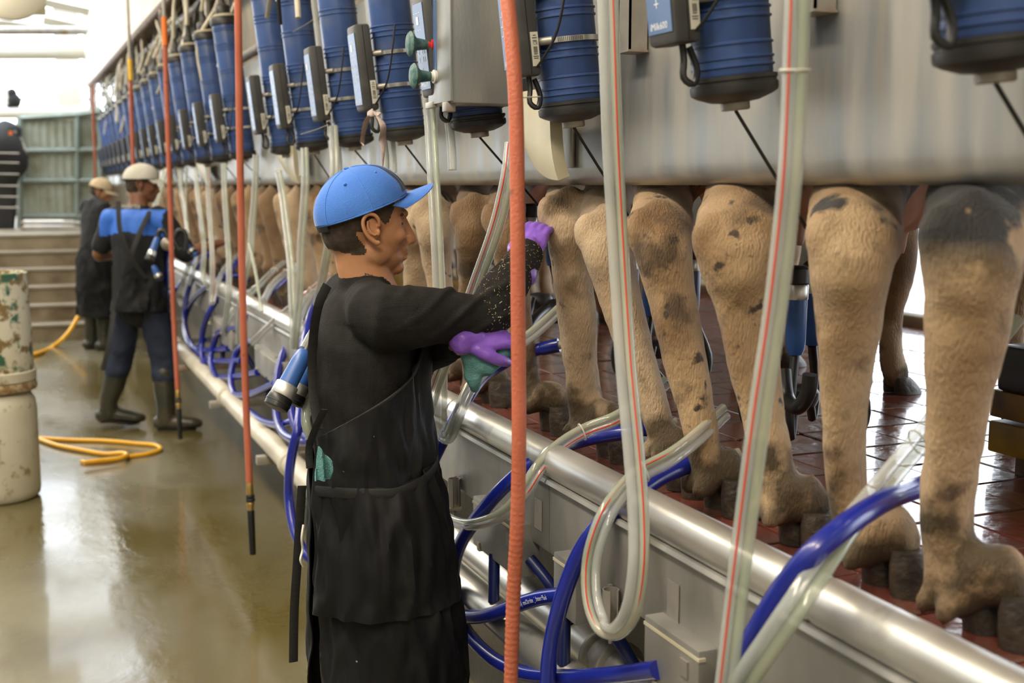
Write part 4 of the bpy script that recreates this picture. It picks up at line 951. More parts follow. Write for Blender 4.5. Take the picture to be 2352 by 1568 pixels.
# milking clusters hanging under the udders
def cluster(c, label, hang=False, sc=1.0, dirs=None):
    t = thing('milking_cluster', label, 'milking cluster', c, 'milking clusters')
    cl = MB(); cl.lathe([(.01, -.028), (.035, -.024), (.042, -.008), (.042, .006), (.034, .018), (.012, .024)], 18, Matrix.Translation(c)); cl.build('claw', 'black', t)
    for k, (dx, dy) in enumerate(((-.05, -.05), (.06, -.055), (.06, .05), (-.05, .055))):
        a = c+V(dx*.7, dy*.7, .01); m_ = c+V(dx*1.6, dy*1.6, -.075); e = c+V(dx*1.15, dy*1.1, .10)
        MB().tube([a, c+V(dx*1.3, dy*1.3, -.045), m_, c+V(dx*1.75, dy*1.7, -.01), e], .0105, 10, sm=4).build('short_tube', 'rubber', t)
        sh = MB().lathe([(.015, 0), (.020, .012), (.022, .03), (.0235, .14), (.021, .15)], 16, Matrix.Translation(e)).build('shell', 'navy' if k % 2 else 'shellblue', t)
        MB().lathe([(.0235, .12), (.0245, .122), (.0245, .150), (.023, .152)], 16, Matrix.Translation(e)).build('collar', 'pipe', sh)
        MB().lathe([(.023, .152), (.027, .156), (.027, .185), (.018, .192)], 16, Matrix.Translation(e)).build('mouthpiece', 'rubber', sh)
    return t
for px, py, X, lab in ((1838, 905, 1.58, 'milking cluster hanging between the two nearest cows'), (1512, 800, 1.62, 'milking cluster behind the hind legs of the second and third cows'), (1238, 690, 1.42, 'milking cluster under the purple raised glove')):
    cluster(aX(px, py, X), lab)
for k, px in enumerate((600, 470)):
    c = aX(px, 590, 1.5); cluster(c, ['milking cluster among cow legs right of the right orange hose', 'milking cluster among cow legs between the orange hoses'][k])
# black hoses between the legs
tag(MB().tube([aX(*p) for p in ((1470, 715, 1.36), (1463, 760, 1.35), (1474, 810, 1.36), (1500, 850, 1.38), (1530, 885, 1.4))], .0115, 12, sm=6).build('pulse_hose', 'rubber'), 'black curved hose between the pale cow and the second cow', 'hose')
tag(MB().tube([aX(*p) for p in ((1275, 695, 1.4), (1250, 712, 1.36), (1226, 735, 1.3), (1210, 760, 1.26))], .014, 12, sm=6).build('pulse_hose', 'rubber'), 'black curved hose above the purple glove holding the towel', 'hose')
tag(MB().tube([aX(*p) for p in ((1862, 860, 1.42), (1855, 905, 1.42), (1832, 935, 1.42), (1808, 915, 1.44), (1800, 850, 1.45))], .016, 12, sm=6).build('pulse_hose', 'rubber'), 'thick black hose loop hanging between the nearest cow legs', 'hose')
# yellow rails under the cows and black block
p = aX(2268, 1000, 2.1); y1 = p.y
bt = thing('floor_bracket', 'yellow steel bracket with black block at the right edge behind the cow leg', 'bracket', V(2.15, y1-.3, CF))
MB().box((2.1, y1-.62, CF+.04), (2.22, y1, CF+.115), .006).build('lower_bar', 'yellowsteel', bt)
MB().box((2.1, y1-.62, CF+.125), (2.2, y1+.0, CF+.19), .006).build('upper_bar', 'yellowsteel', bt)
MB().box((2.1, y1-.5, CF+.19), (2.2, y1-.02, CF+.30), .01).build('block', 'rubber', bt)
for yy in (y1-.1, y1-.5): MB().box((2.11, yy-.02, CF), (2.19, yy+.02, CF+.05)).build('foot', 'rust', bt, False)
for k, (a, b) in enumerate(((5.2, 6.1), (6.8, 7.6), (8.6, 9.5))):
    q = MB().box((2.0, a, CF+.02), (2.12, b, CF+.17), .008).build('floor_bracket', 'yellowsteel'); tag(q, ['yellow steel block seen between cow legs left of the blue cap', 'yellow block seen past the right orange hose', 'yellow block seen between tubes near the left orange hose'][k], 'bracket')
# dark cow waiting beyond the fence at the far left
cw = thing('cow', 'black-and-white cow waiting behind the wire fence at the left edge', 'cow', aY(10, 530, 17.2), None)
b = MB(); Y_ = 17.2
def q_(px, py, Y=Y_): return aY(px, py, Y)
b.blob([q_(-60, 340), q_(-10, 350), q_(15, 375), q_(15, 395)], [(.35, .42), (.34, .4), (.25, .3), (.18, .2)], 14)
b.blob([q_(0, 330), q_(22, 300), q_(34, 318)], [.20, .17, .10], 12)
for px in (-20, 5, 24): b.blob([q_(px, 400), q_(px+3, 470), q_(px+2, 528)], [.10, .07, .055], 10)
M['cow_bw'] = mat('black_white_hide', (.02, .018, .018), (.02, .02, .02), rough=.7, dirt=(.55, .50, .45), dscale=2.2, dth=(.60, .62))
b.build('body', 'cow_bw', cw, voxel=.04, relax=3)
tg = MB().box(tuple(q_(20, 310, 16.9)), tuple(q_(28, 300, 16.88)+V(0, .02, 0)), .005).build('ear_tag', 'orange2', cw)
# ================================================================== people
def frame(o, yaw, pitch=0, roll=0):
    return Matrix.Translation(o) @ Matrix.Rotation(yaw, 4, 'Z') @ Matrix.Rotation(roll, 4, 'X') @ Matrix.Rotation(-pitch, 4, 'Y')
def head_blobs(b, H, s=1.0):
    Q = H.to_3x3()
    def e(c, r_, rot=None): b.ell(H @ (V(*c)*s), tuple(x*s for x in r_), Q if rot is None else Q @ rot, 20, 12)
    e((-.014, 0, .030), (.096, .074, .088)); e((-.040, 0, -.012), (.062, .060, .062)); e((.030, 0, -.012), (.060, .060, .080))
    e((.036, 0, -.068), (.052, .044, .036)); e((.072, 0, -.094), (.020, .022, .017)); e((.010, .042, -.058), (.040, .016, .030)); e((.010, -.042, -.058), (.040, .016, .030))
    e((.060, .036, -.020), (.024, .020, .020)); e((.060, -.036, -.020), (.024, .020, .020))
    e((.076, 0, .030), (.018, .050, .014)); e((.086, 0, -.048), (.012, .026, .022))
    b.blob([H @ (V(.086, 0, .020)*s), H @ (V(.098, 0, -.006)*s), H @ (V(.109, 0, -.028)*s)], [.009*s, .0105*s, .013*s], 12)
    for k in (-1, 1): e((.099, k*.012, -.034), (.011, .008, .008))
    e((.091, 0, -.059), (.011, .022, .0062)); e((.088, 0, -.071), (.011, .020, .0068)); e((.090, 0, -.044), (.008, .010, .012))
def ear(H, side, parent, m, s=1.0):
    Q = H.to_3x3(); b = MB()
    T = H @ Matrix.Translation((-.004*s, side*.071*s, -.006*s)) @ Matrix.Rotation(side*R(20), 4, 'Z') @ Matrix.Rotation(R(-10), 4, 'Y')
    def p(x, z, y=0): return T @ V(x*s, side*y*s, z*s)
    b.tube([p(.012, .004, .004), p(.014, .018, .009), p(.006, .031, .013), p(-.008, .034, .016), p(-.019, .024, .018), p(-.021, .008, .018), p(-.016, -.010, .015), p(-.008, -.022, .010), p(.002, -.031, .006), p(.008, -.028, .004)], [.0035*s, .0042*s, .0045*s, .0045*s, .0048*s, .0046*s, .0045*s, .0052*s, .0060*s, .0045*s], 10, sm=4)
    b.tube([p(-.010, .020, .011), p(-.012, .006, .012), p(-.006, -.008, .010), p(.002, -.014, .008)], .0032*s, 8, sm=4)
    b.ell(p(.009, -.008, .007), (.0045*s, .0045*s, .008*s))
    b.ell(p(-.003, 0, .002), (.017*s, .0045*s, .027*s), Q)
    return b.build('ear', m, parent, voxel=.0016*s if s > .9 else .002, relax=3)
def hand_blobs(b, Hm, s=1.0, curl=.5, side=1, thumb=1, grow=0, spread=.1):
    """Hm: +x along the fingers, +z back of hand, y across. thumb on +y*side"""
    Q = Hm.to_3x3(); g = grow
    b.blob([Hm @ V(-.01, 0, 0), Hm @ V(.02*s, 0, 0), Hm @ V(.055*s, 0, 0), Hm @ V(.085*s, 0, -.002)], [(.026*s+g, .020*s+g), (.033*s+g, .017*s+g), (.038*s+g, .015*s+g), (.037*s+g, .013*s+g)], 14, ref=Q @ V(0, 0, 1))
    for k, (yy, ln, rd) in enumerate(((.028, .068, .0090), (.010, .078, .0094), (-.009, .072, .0090), (-.027, .056, .0080))):
        yy *= side; P = [Hm @ V(.07*s, yy*s, 0)]; a = 0; p = V(.088*s, yy*s, 0); P.append(Hm @ p)
        for j, f in enumerate((.42, .32, .26)):
            a += curl*(.9 if j == 0 else 1.1)*(1+.08*k); d = V(math.cos(a), spread*(1.5-k)*side*.3, -math.sin(a)); p = p+d*(ln*f*s); P.append(Hm @ p)
        b.blob(P, [rd*s+g, rd*s+g, rd*.97*s+g, rd*.9*s+g, rd*.8*s+g], 10)
    if thumb:
        P = [Hm @ V(.012*s, .022*side*s, -.004), Hm @ V(.035*s, .045*side*s, -.012), Hm @ V(.062*s, .054*side*s, -.022), Hm @ V(.085*s, .050*side*s, -.034)]
        b.blob(P, [.014*s+g, .0125*s+g, .0105*s+g, .009*s+g], 10)
def aim(o, to, up=(0, 0, 1)):
    x = (Vector(to)-Vector(o)).normalized(); z = Vector(up); z = (z-x*z.dot(x)).normalized(); y = z.cross(x)
    m = Matrix.Identity(4); m.col[0][:3] = x; m.col[1][:3] = y; m.col[2][:3] = z; m.col[3][:3] = Vector(o); return m
def extract(src, name, m, parent, pred, off):
    """faces of src where pred(centre) holds, lifted off the surface"""
    me = src.data; o3 = ORG[src.name_full]; vm = {}; vs = []; fs = []
    for p in me.polygons:
        if pred(p.center+o3):
            f = []
            for vi in p.vertices:
                if vi not in vm: vm[vi] = len(vs); v = me.vertices[vi]; vs.append(v.co+v.normal*off+o3)
                f.append(vm[vi])
            fs.append(f)
    b = MB(); b.add(vs, fs); return b.build(name, m, parent)
def boot(ank, toe_dir, parent, sc=1.0, top=None, toe_z=0.0, m='boot', th=.062):
    b = MB(); d = Vector(toe_dir).normalized(); g = Vector((ank.x, ank.y, ank.z-.085*sc))
    b.blob([g+V(0, 0, .045)-d*.045*sc, g+V(0, 0, .045)+d*.05*sc, g+V(0, 0, .042+toe_z)+d*.15*sc, g+V(0, 0, .036+toe_z)+d*.185*sc], [(.040*sc, .045), (.045*sc, .048), (.047*sc, .036), (.038*sc, .028)], 14, ref=(0, 0, 1))
    b.blob([ank+V(0, 0, -.03), ank+V(0, 0, .05), ank.lerp(top, .55), top], [.052*sc, .054*sc, .064*sc, .070*sc], 16)
    bo = b.build('boot', m, parent, voxel=.009, relax=4)
    s = MB(); n = 26; vs = []; fs = []
    w_ = Vector((-d.y, d.x, 0))
    for z in (0, .018):
        for k in range(n):
            a = 2*PI*k/n; x = .115*math.cos(a)+.055; y = .047*math.sin(a)*(1 if x > .05 else .88)
            lift = toe_z*max(0, min(1, (x-.02)/.1))
            vs.append(g+d*(x*sc)+w_*(y*sc)+V(0, 0, z-.002+lift))
    for k in range(n): k2 = (k+1) % n; fs.append((k, k2, n+k2, n+k))
    fs += [tuple(range(n-1, -1, -1)), tuple(range(n, 2*n))]
    s.add(vs, fs).build('sole', 'rubber', bo); return bo
def cap(H, m, parent, s=1.0, tilt=12, back=False, strap=True, up=0, stain=False):
    T = H @ Matrix.Translation((-.009*s, 0, .030*s)) @ Matrix.Rotation(R(-tilt), 4, 'Y')
    def fn(u, v):
        a = 2*PI*u
        e0 = R(4)+R(0)*math.cos(a); e = e0+(PI/2-e0)*v
        rx, ry, rz = .112, .0885, .103*(1+.05*math.cos(a)*math.cos(e))
        k = 1+.006*math.cos(6*a)*math.sin(2*e)
        x = rx*math.cos(a)*math.cos(e)*k; 
        if x > 0: x *= 1.0+.05*math.sin(2*e)
        return T @ (V(x, ry*math.sin(a)*math.cos(e)*k, rz*math.sin(e)**.92+.0006*math.sin(50*u)*(1-v))*s)
    c = MB().grid(fn, 56, 20, closed=True, thick=.0025).build('crown', m, parent)
    if stain: MB().grid(lambda u, v: T @ ((T.inverted() @ fn((360-40+(18-8*v)*u+6*v+2*math.sin(v*9))/360, .05+.62*v))*1.008), 8, 24, thick=.0004).build('stain_patch', 'boxgrey', c)
    for q_ in range(6):
        aq = q_/6+1/12
        MB().tube([T @ ((T.inverted() @ fn(aq, v_/12))*1.003) for v_ in range(12)], .0011*s, 6).build('panel_seam', m, c)
    MB().ell(T @ (V(0, 0, .1035)*s), (.007*s, .007*s, .0035*s)).build('button', m, c)
    hem = MB(); hem.tube([T @ (V(.1085*math.cos(2*PI*k/40), .088*math.sin(2*PI*k/40), .0065)*s) for k in range(41)], .0022*s, 6, cap=False); hem.build('hem', m, c)
    for k in (1, 2, 4, 5):
        a = 2*PI*k/6+.1
        e = R(48); MB().ell(T @ (V(.114*math.cos(a)*math.cos(e), .0905*math.sin(a)*math.cos(e), .104*math.sin(e))*s), (.004*s, .004*s, .004*s)).build('eyelet', m, c)
    sg = -1 if back else 1
    def br(u, v):
        a = R(-62+124*u); r0 = .100
        x0 = .107*math.cos(a)*.97; y0 = .0865*math.sin(a)*.99
        ln = .075*math.cos(a*1.25)**.6 if abs(a*1.25) < PI/2 else 0
        x = x0+ln*v; y = y0*(1-.05*v)
        z = .004+R(up)*0+ln*v*math.tan(R(up))-.030*(y0/.0865)**2*(.2+.8*v)+.012*0
        return T @ (V(sg*x, y, z)*s)
    MB().grid(br, 26, 8, thick=-.0025).build('brim', m, c)
    if strap:
        MB().tube([T @ (V(-.1085*math.cos(R(q)), .0885*math.sin(R(q)), -.001)*s) for q in range(-26, 27, 4)], [(.0018*s, .008*s)]*14, 6, ref=T.to_3x3() @ V(0, 0, 1)).build('strap', 'webbing', c)
    return c
def shell(name, m, parent, cen, ax, z0, z1, ph0, ph1, ztop=None, zbot=None, nu=70, nv=40, fold=.01, seed=0, thick=.003, extra=None, fs=(7, 7, 1.6)):
    """cloth sheet round a vertical axis; cen(z)->xy, ax(z)->(a,b); phi from +x towards -y"""
    def fn(u, v):
        ph = R(ph0+(ph1-ph0)*u); zt = ztop(ph0+(ph1-ph0)*u) if ztop else z1; zb = zbot(ph0+(ph1-ph0)*u) if zbot else z0
        z = zb+(zt-zb)*v; c = cen(z); a, b = ax(z)
        q = V(math.cos(ph)*fs[0]*.14, math.sin(ph)*fs[1]*.2, z*fs[2])+V(seed, 0, 0)
        d = fold*(mnoise.noise(q*1.6)+1.1*(.35-abs(mnoise.noise(q*3.1+V(5, 1, 2))))+.35*mnoise.noise(q*8+V(2, 7, 1)))*(1-.3*v)
        if extra: d += extra(ph0+(ph1-ph0)*u, z)
        return V(c[0]+(a+d)*math.cos(ph), c[1]-(b+d)*math.sin(ph), z)
    return MB().grid(fn, nu, nv, thick=thick).build(name, m, parent)
def lerp_tab(tab):
    zs = [t[0] for t in tab]
    def f(z):
        if z <= zs[0]: return tab[0][1:]
        for a, b in zip(tab, tab[1:]):
            if z <= b[0]:
                t = (z-a[0])/(b[0]-a[0]); t = t*t*(3-2*t)*.5+t*.5
                return tuple(x+(y-x)*t for x, y in zip(a[1:], b[1:]))
        return tab[-1][1:]
    return f
# ---------------------------------------------------------------- the blue-capped worker
def worker_one():
    base = V(.72, 2.60, 0)
    t = thing('person', 'worker in blue cap, black knit shirt and long apron reaching under a cow', 'person', base)
    hc = aD(841, 518, 2.66); H = frame(hc, R(2), pitch=R(-2))
    shR = V(.715, 2.43, 1.325); shL = V(.735, 2.80, 1.325)
    elR = shR+V(.235, .035, -.015); wrR = aD(1206, 598, 2.74); hnR = aD(1238, 512, 2.80)
    elL = shL+V(.12, .0, -.16); wrL = aD(1072, 782, 2.60); hnL = aD(1165, 770, 2.64)
    b = MB(); head_blobs(b, H, 1.0)
    nk = V(.735, 2.60, 1.37)
    b.blob([nk+V(-.005, 0, -.03), H @ V(-.012, 0, -.085), H @ V(-.014, 0, -.03)], [(.062, .062), (.050, .056), (.052, .060)], 18, ref=(1, 0, 0))
    b.blob([V(.71, 2.60, .86), V(.705, 2.60, 1.02), V(.705, 2.60, 1.2), V(.71, 2.60, 1.33)], [(.14, .10), (.125, .095), (.145, .10), (.12, .075)], 18, ref=(1, 0, 0))
    for s_, sh, el, wr, hn in ((-1, shR, elR, wrR, hnR), (1, shL, elL, wrL, hnL)):
        b.blob([V(.71, 2.6+s_*.09, 1.33), sh, sh.lerp(el, .5), el, el.lerp(wr, .4), wr], [.045, .048, .042, .036, .037, .026], 12)
    HR = aim(wrR, hnR, (-.5, -.6, .2)); HL = aim(wrL, hnL+V(.02, 0, 0), (-.2, -.5, .8))
    hand_blobs(b, HR, .95, .35, 1); hand_blobs(b, HL, 1.0, .55, -1)
    kn = []
    for s_ in (-1, 1):
        hp = V(.71, 2.6+s_*.09, .86); k_ = V(.735, 2.6+s_*.10, .47); an = V(.70, 2.6+s_*.11, .09); kn.append((k_, an))
        b.blob([hp, k_, an, V(.70, an.y, .04)], [.078, .052, .036, .035], 14); b.blob([V(.68, an.y, .035), V(.83, an.y, .03)], [.03, .026], 10)
    body = b.build('body', 'skin', t, voxel=.0042, relax=5)
    for s_ in (-1, 1):
        ear(H, s_, t, 'skin')
        e = H @ V(.066, s_*.030, .004); MB().ell(e, (.012, .012, .012)).build('eye', 'eye', t)
        MB().tube([H @ V(.078, s_*.018, .024), H @ V(.079, s_*.032, .030), H @ V(.066, s_*.049, .026)], [.004, .0045, .003], 8, sm=4).build('eyebrow', 'hair', t)
    Hi = H.inverted()
    def hp_(c):
        q = Hi @ c
        if q.z < -.062+.25*max(0, -q.x-.05) or q.z > .09: return False
        lim = -.028+.012*math.sin(q.z*90) if q.z < -.012 else (.030+.5*max(0, q.z-.01) if q.z > .008 else -.002)
        if abs(q.y) < .052 and q.x > .0: return False
        return q.x < lim and not (abs(q.x+.002) < .018 and -.04 < q.z < .012)
    extract(body, 'hair', 'hair', t, hp_, .0012)
    vs, fs = text_verts('mar', .030)
    ctr = aD(853, 634, 2.6)
    # tattoo script lies on the neck skin
    from mathutils.bvhtree import BVHTree
    o3 = ORG[body.name_full]; bv = BVHTree.FromPolygons([v.co+o3 for v in body.data.vertices], [tuple(p.vertices) for p in body.data.polygons])
    out = []
    c0 = aD(836, 637, 2.45)
    for v in vs:
        p = c0+RT*(v.x*1.0)+V(0, 0, v.y*.75-v.x*.28); d = (p-CAM).normalized(); h = bv.ray_cast(CAM, d)
        out.append(h[0]-d*.0008 if h[0] else p)
    MB().add(out, fs).build('tattoo', 'tattoo', t, False)
    # shirt
    sb = MB()
    sb.blob([V(.712, 2.60, .90), V(.705, 2.60, 1.02), V(.700, 2.60, 1.14), V(.700, 2.60, 1.24), V(.705, 2.60, 1.31), V(.712, 2.60, 1.350)], [(.170, .122), (.160, .118), (.168, .122), (.175, .118), (.150, .098), (.085, .072)], 24, ref=(1, 0, 0))
    sb.blob([V(.70, 2.52, 1.335), shR+V(-.012, -.005, -.008), shR.lerp(elR, .5)+V(0, 0, -.004), elR+V(0, 0, -.006), elR.lerp(wrR, .35), elR.lerp(wrR, .85), wrR.lerp(hnR, .12)], [.062, .074, .064, .056, .056, .046, .040], 18)
    sb.blob([V(.71, 2.68, 1.335), shL+V(-.01, .01, -.006), shL.lerp(elL, .5), elL, elL.lerp(wrL, .5), elL.lerp(wrL, .85)], [.062, .072, .062, .054, .048, .036], 16)
    sb.blob([V(.705, 2.60, 1.345), V(.705, 2.60, 1.372)], [(.072, .066), (.066, .062)], 16, ref=(1, 0, 0))
    def shd(p):
        d = .0035*fbm(V(p.x*3, p.y*3, p.z*1.2), 4.0, 2)
        if p.x > .76 and p.z > 1.2: d += 0
        if p.x > .70 and p.z > 1.2:
            ph = (p.z*1.5-p.x*.9+p.y*.4)*62+2.2*mnoise.noise(p*7); d += (.013*(max(0, math.sin(ph))**3)-.003)*max(0, min(1, (p.x-.70)*8))*max(0, min(1, (1.06-p.x)*9))*(.65+.5*mnoise.noise(p*11))
        if p.x < .72 and p.z < 1.3: d += .006*math.sin((p.z+p.x*.9)*42+2*mnoise.noise(p*5))*(.35+.65*mnoise.noise(p*8))
        return d
    sh = sb.build('shirt', 'shirt', t, voxel=.0065, relax=5, disp=shd)
    # muck spattered on the sleeve
    sp_ = MB(); r0 = random.Random(4); o3 = ORG[sh.name_full]; vv = sh.data.vertices
    cand = [v for v in vv if (v.co+o3).x > .93 and (v.co+o3).z > 1.25]
    for v in r0.sample(cand, min(620, len(cand))):
        p = v.co+o3+v.normal*.0004; a_ = r0.uniform(.0006, .0013); d_ = V(r0.uniform(-1, 1), r0.uniform(-1, 1), r0.uniform(-1, 1)).normalized()*a_*r0.uniform(1, 3.5); sp_.tube([p-d_, p+d_], a_*.6, 4)
    o_ = sp_.build('muck_fleck', 'rim', sh); o_['kind'] = 'stuff'
    # gloves
    g = MB(); hand_blobs(g, HR, .95, .35, 1, grow=.0022); g.blob([wrR.lerp(hnR, -.35), wrR.lerp(hnR, 0), wrR.lerp(hnR, .3)], [.040, .034, .030], 14)
    g.build('glove', 'glove', t, voxel=.0035, relax=3, disp=lambda p: .0018*fbm(p, 40, 2))
    g = MB(); hand_blobs(g, HL, 1.0, .55, -1, grow=.0022); g.blob([wrL.lerp(hnL, -.1), wrL.lerp(hnL, .05), wrL.lerp(hnL, .2)], [.032, .030, .028], 14)
    g.build('glove', 'glove', t, voxel=.0035, relax=3, disp=lambda p: .0018*fbm(p, 40, 2))
    # trousers and boots under the apron
    tb = MB(); tb.blob([V(.71, 2.6, .80), V(.71, 2.6, .93)], [(.155, .112), (.155, .112)], 16, ref=(1, 0, 0))
    for (k_, an), s_ in zip(kn, (-1, 1)): tb.blob([V(.71, 2.6+s_*.085, .84), k_, an+V(0, 0, .22)], [.098, .074, .070], 16)
    tb.build('trousers', 'pants', t, voxel=.012, relax=4)
    for (k_, an), s_ in zip(kn, (-1, 1)): boot(an, (1, -.1, 0), t, 1.0, top=an+V(.01, 0, .30))
    # apron
    cen = lerp_tab([(.30, .745, 2.60), (.50, .738, 2.60), (.8, .722, 2.60), (1.0, .712, 2.60), (1.2, .704, 2.60), (1.35, .71, 2.60)])
    ax = lerp_tab([(.30, .186, .232), (.48, .178, .226), (.74, .158, .208), (.90, .146, .192), (.98, .134, .178), (1.10, .130, .172), (1.24, .130, .180), (1.34, .100, .14)])
    zt = lambda p: 1.345-.0027*abs(p) if abs(p) < 60 else 1.183-.00142*(abs(p)-60)
    ap = shell('apron', 'apron', t, cen, ax, .33, 1.3, -163, 163, ztop=zt, nu=150, nv=90, fold=.026, seed=2)
    hem = MB()
    pts = []
    for k in range(81):
        p = -163+326*k/80; z = zt(p); c = cen(z); a, b_ = ax(z); pts.append(V(c[0]+(a+.003)*math.cos(R(p)), c[1]-(b_+.003)*math.sin(R(p)), z))
    hem.tube(pts, .0032, 8).build('hem', 'webbing', ap)
    pz = lambda p: .948+.0*p+.020*math.cos(R(p))+.035*max(0, math.cos(R(p)))-.012*math.sin(R(p*2))
    pk = shell('pocket', 'apron', ap, cen, lambda z: tuple(q+.010 for q in ax(z)), .63, .95, 8, 160, ztop=pz, zbot=lambda p: .640+.02*math.sin(R(p)), nu=80, nv=40, fold=.026, seed=9, extra=lambda p, z: .016*max(0, math.sin((z-.64)/.31*PI))*math.sin(R(max(0, p-8)/152*180)))
    pts = []; pts2 = []
    for k in range(41):
        p = 8+152*k/40; z = pz(p); c = cen(z); a, b_ = ax(z); pts.append(V(c[0]+(a+.018)*math.cos(R(p)), c[1]-(b_+.018)*math.sin(R(p)), z-.012)); 
    MB().tube(pts, [(.0022, .012)]*41, 8, ref=(0, 0, 1)).build('pocket_band', 'webbing', ap)
    # cloth stuffed in the pocket
    q = aD(733, 1062, 2.53); MB().grid(lambda u, v: q+V(-.012+.03*u+.006*v, -.02+.010*math.sin(u*9+v*3), -.035+.075*v*(1-.5*u)), 10, 10, thick=.003).build('pocket_cloth', 'towel', ap)
    # webbing straps
    def strap(P, w_=.012, nm='strap'): MB().tube(P, [(w_, .0018)]*len(P), 6, sm=5, ref=(.25, -1, .1)).build(nm, 'webbing', ap)
    strap([aD(694, 1115, 2.62), aD(688, 1200, 2.62), aD(683, 1290, 2.62), aD(676, 1400, 2.62), aD(674, 1520, 2.62)], .011)
    strap([aD(752, 655, 2.50), aD(732, 700, 2.49), aD(720, 770, 2.52), aD(717, 850, 2.54), aD(722, 930, 2.53), aD(733, 985, 2.50)], .011)
    strap([aD(745, 940, 2.47), aD(722, 990, 2.50), aD(710, 1030, 2.52), aD(712, 1075, 2.52)], .009)
    tie = aD(692, 1245, 2.60); MB().tube([aD(697, 1205, 2.60), aD(693, 1235, 2.59), aD(695, 1262, 2.6), aD(690, 1285, 2.59), aD(696, 1300, 2.6)], .0028, 6, sm=4).build('tie_end', 'white', ap)
    cc = cap(H, 'capblue', t, 1.0, tilt=22, up=0, stain=True)
    return H, hnL, t
H1, hnL1, W1 = worker_one()
# towel in the lower glove
c = aD(1112, 815, 2.64)
tb = MB(); tb.blob([c+V(-.03, 0, .0), c+V(.0, -.01, -.015), c+V(.045, .0, .02)], [.026, .034, .026], 14); tb.blob([c+V(-.02, 0, -.0), c+V(-.028, 0, -.05), c+V(-.02, .01, -.075)], [.026, .020, .012], 12)
tag(tb.build('towel', 'towel', voxel=.005, relax=3, disp=lambda p: .006*fbm(p, 22, 3)), 'crumpled teal towel held in the lower purple glove', 'towel')
# ---------------------------------------------------------------- two workers farther off
def far_worker(base, hpx, hD, yaw, label, colors, lean, feet, shirt_sl, aprons, sk, capm, hands, capkw):
    t = thing('person', label, 'person', base)
    fx = V(math.cos(yaw), math.sin(yaw), 0); lf = V(-fx.y, fx.x, 0)
    hc = aD(*hpx, hD); H = frame(hc, capkw.pop('hyaw', yaw), pitch=R(capkw.pop('hp', -8)))
    pel = base+V(0, 0, .90); ch = V(hc.x, hc.y, 0)*.55+V(base.x, base.y, 0)*.45+V(0, 0, 1.30)-fx*.03
    nk = V(hc.x, hc.y, 0)*.85+V(base.x, base.y, 0)*.15+V(0, 0, hc.z-.14)-fx*.02
    b = MB(); head_blobs(b, H, 1.0)
    b.blob([nk-V(0, 0, .05), H @ V(-.02, 0, -.07)], [(.060, .058), (.055, .057)], 14, ref=tuple(fx))
    b.blob([pel, pel.lerp(ch, .5), ch, nk-V(0, 0, .05)], [(.14, .10), (.13, .095), (.15, .10), (.09, .07)], 16, ref=tuple(fx))
    arms = []
    for s_, (eo, wo) in zip((-1, 1), hands):
        sh = ch+lf*(s_*.185)+V(0, 0, .085); el = sh+fx*eo[0]+lf*eo[1]+V(0, 0, eo[2]); wr = el+fx*wo[0]+lf*wo[1]+V(0, 0, wo[2]); arms.append((sh, el, wr))
        b.blob([ch+lf*(s_*.09)+V(0, 0, .09), sh, sh.lerp(el, .5), el, el.lerp(wr, .4), wr], [.045, .05, .045, .038, .038, .027], 12)
        Hn = aim(wr, wr+(wr-el).normalized()*.1+fx*.03); hand_blobs(b, Hn, 1.0, .5, -s_)
    legs = []
    for s_, ft in zip((-1, 1), feet):
        hp = pel+lf*(s_*.085); an = base+fx*ft[0]+lf*ft[1]+V(0, 0, ft[2]); kn = hp.lerp(an, .52)+fx*ft[3]; legs.append((hp, kn, an, ft))
        b.blob([hp, kn, an], [.08, .055, .038], 12); b.blob([an-V(0, 0, .05), an-V(0, 0, .055)+fx*.12], [.03, .026], 10)
    body = b.build('body', sk, t, voxel=.008, relax=3)
    for s_ in (-1, 1): ear(H, s_, t, sk, .95)
    Hi = H.inverted()
    extract(body, 'hair', 'hair', t, lambda c: (lambda q: -.055 < q.z < .08 and q.x < (-.012 if q.z < .012 else .035) and abs(q.y)+q.x*-1 > .02 and not (abs(q.x) < .02 and q.z < .01))(Hi @ c), .002)
    cs, cp_, cb = colors
    sb = MB(); sb.blob([pel+V(0, 0, -.10), pel.lerp(ch, .35), ch-V(0, 0, .03), ch+V(0, 0, .07), nk-V(0, 0, .045)], [(.175, .130), (.165, .125), (.190, .130), (.165, .10), (.075, .070)], 22, ref=tuple(fx))
    for (sh, el, wr), fr in zip(arms, shirt_sl):
        e2 = sh.lerp(el, min(1, fr)); P = [sh-V(0, 0, .0)+(ch-sh)*.4+V(0, 0, .03), sh, e2] if fr <= 1 else [sh+(ch-sh)*.4+V(0, 0, .03), sh, el, el.lerp(wr, .85)]
        sb.blob(P, [.068, .078, .070] if fr <= 1 else [.068, .078, .062, .048], 16)
    sh_o = sb.build('shirt', cs, t, voxel=.011, relax=4, disp=lambda p: .009*fbm(V(p.x*2, p.y*2, p.z), 5, 3))
    tb = MB(); tb.blob([pel-V(0, 0, .08), pel+V(0, 0, .06)], [(.155, .115), (.15, .112)], 16, ref=tuple(fx))
    for hp, kn, an, ft in legs: tb.blob([hp-V(0, 0, .02), kn, kn.lerp(an, .35)], [.105, .088, .082], 16)
    tb.build('trousers', cp_, t, voxel=.012, relax=4, disp=lambda p: .010*fbm(V(p.x, p.y, p.z*1.5), 7, 3))
    for hp, kn, an, ft in legs: boot(an, fx*math.cos(ft[4])+lf*math.sin(ft[4])*1.0, t, 1.12, top=kn.lerp(an, .28), m=cb, toe_z=ft[5])
    cap(H, capm, t, 1.03, **capkw)
    return t, H, arms, ch, pel, fx, lf, sh_o, nk
b2 = aZ(292, 992, 0); b2 = V(b2.x+.02, b2.y+.02, 0)
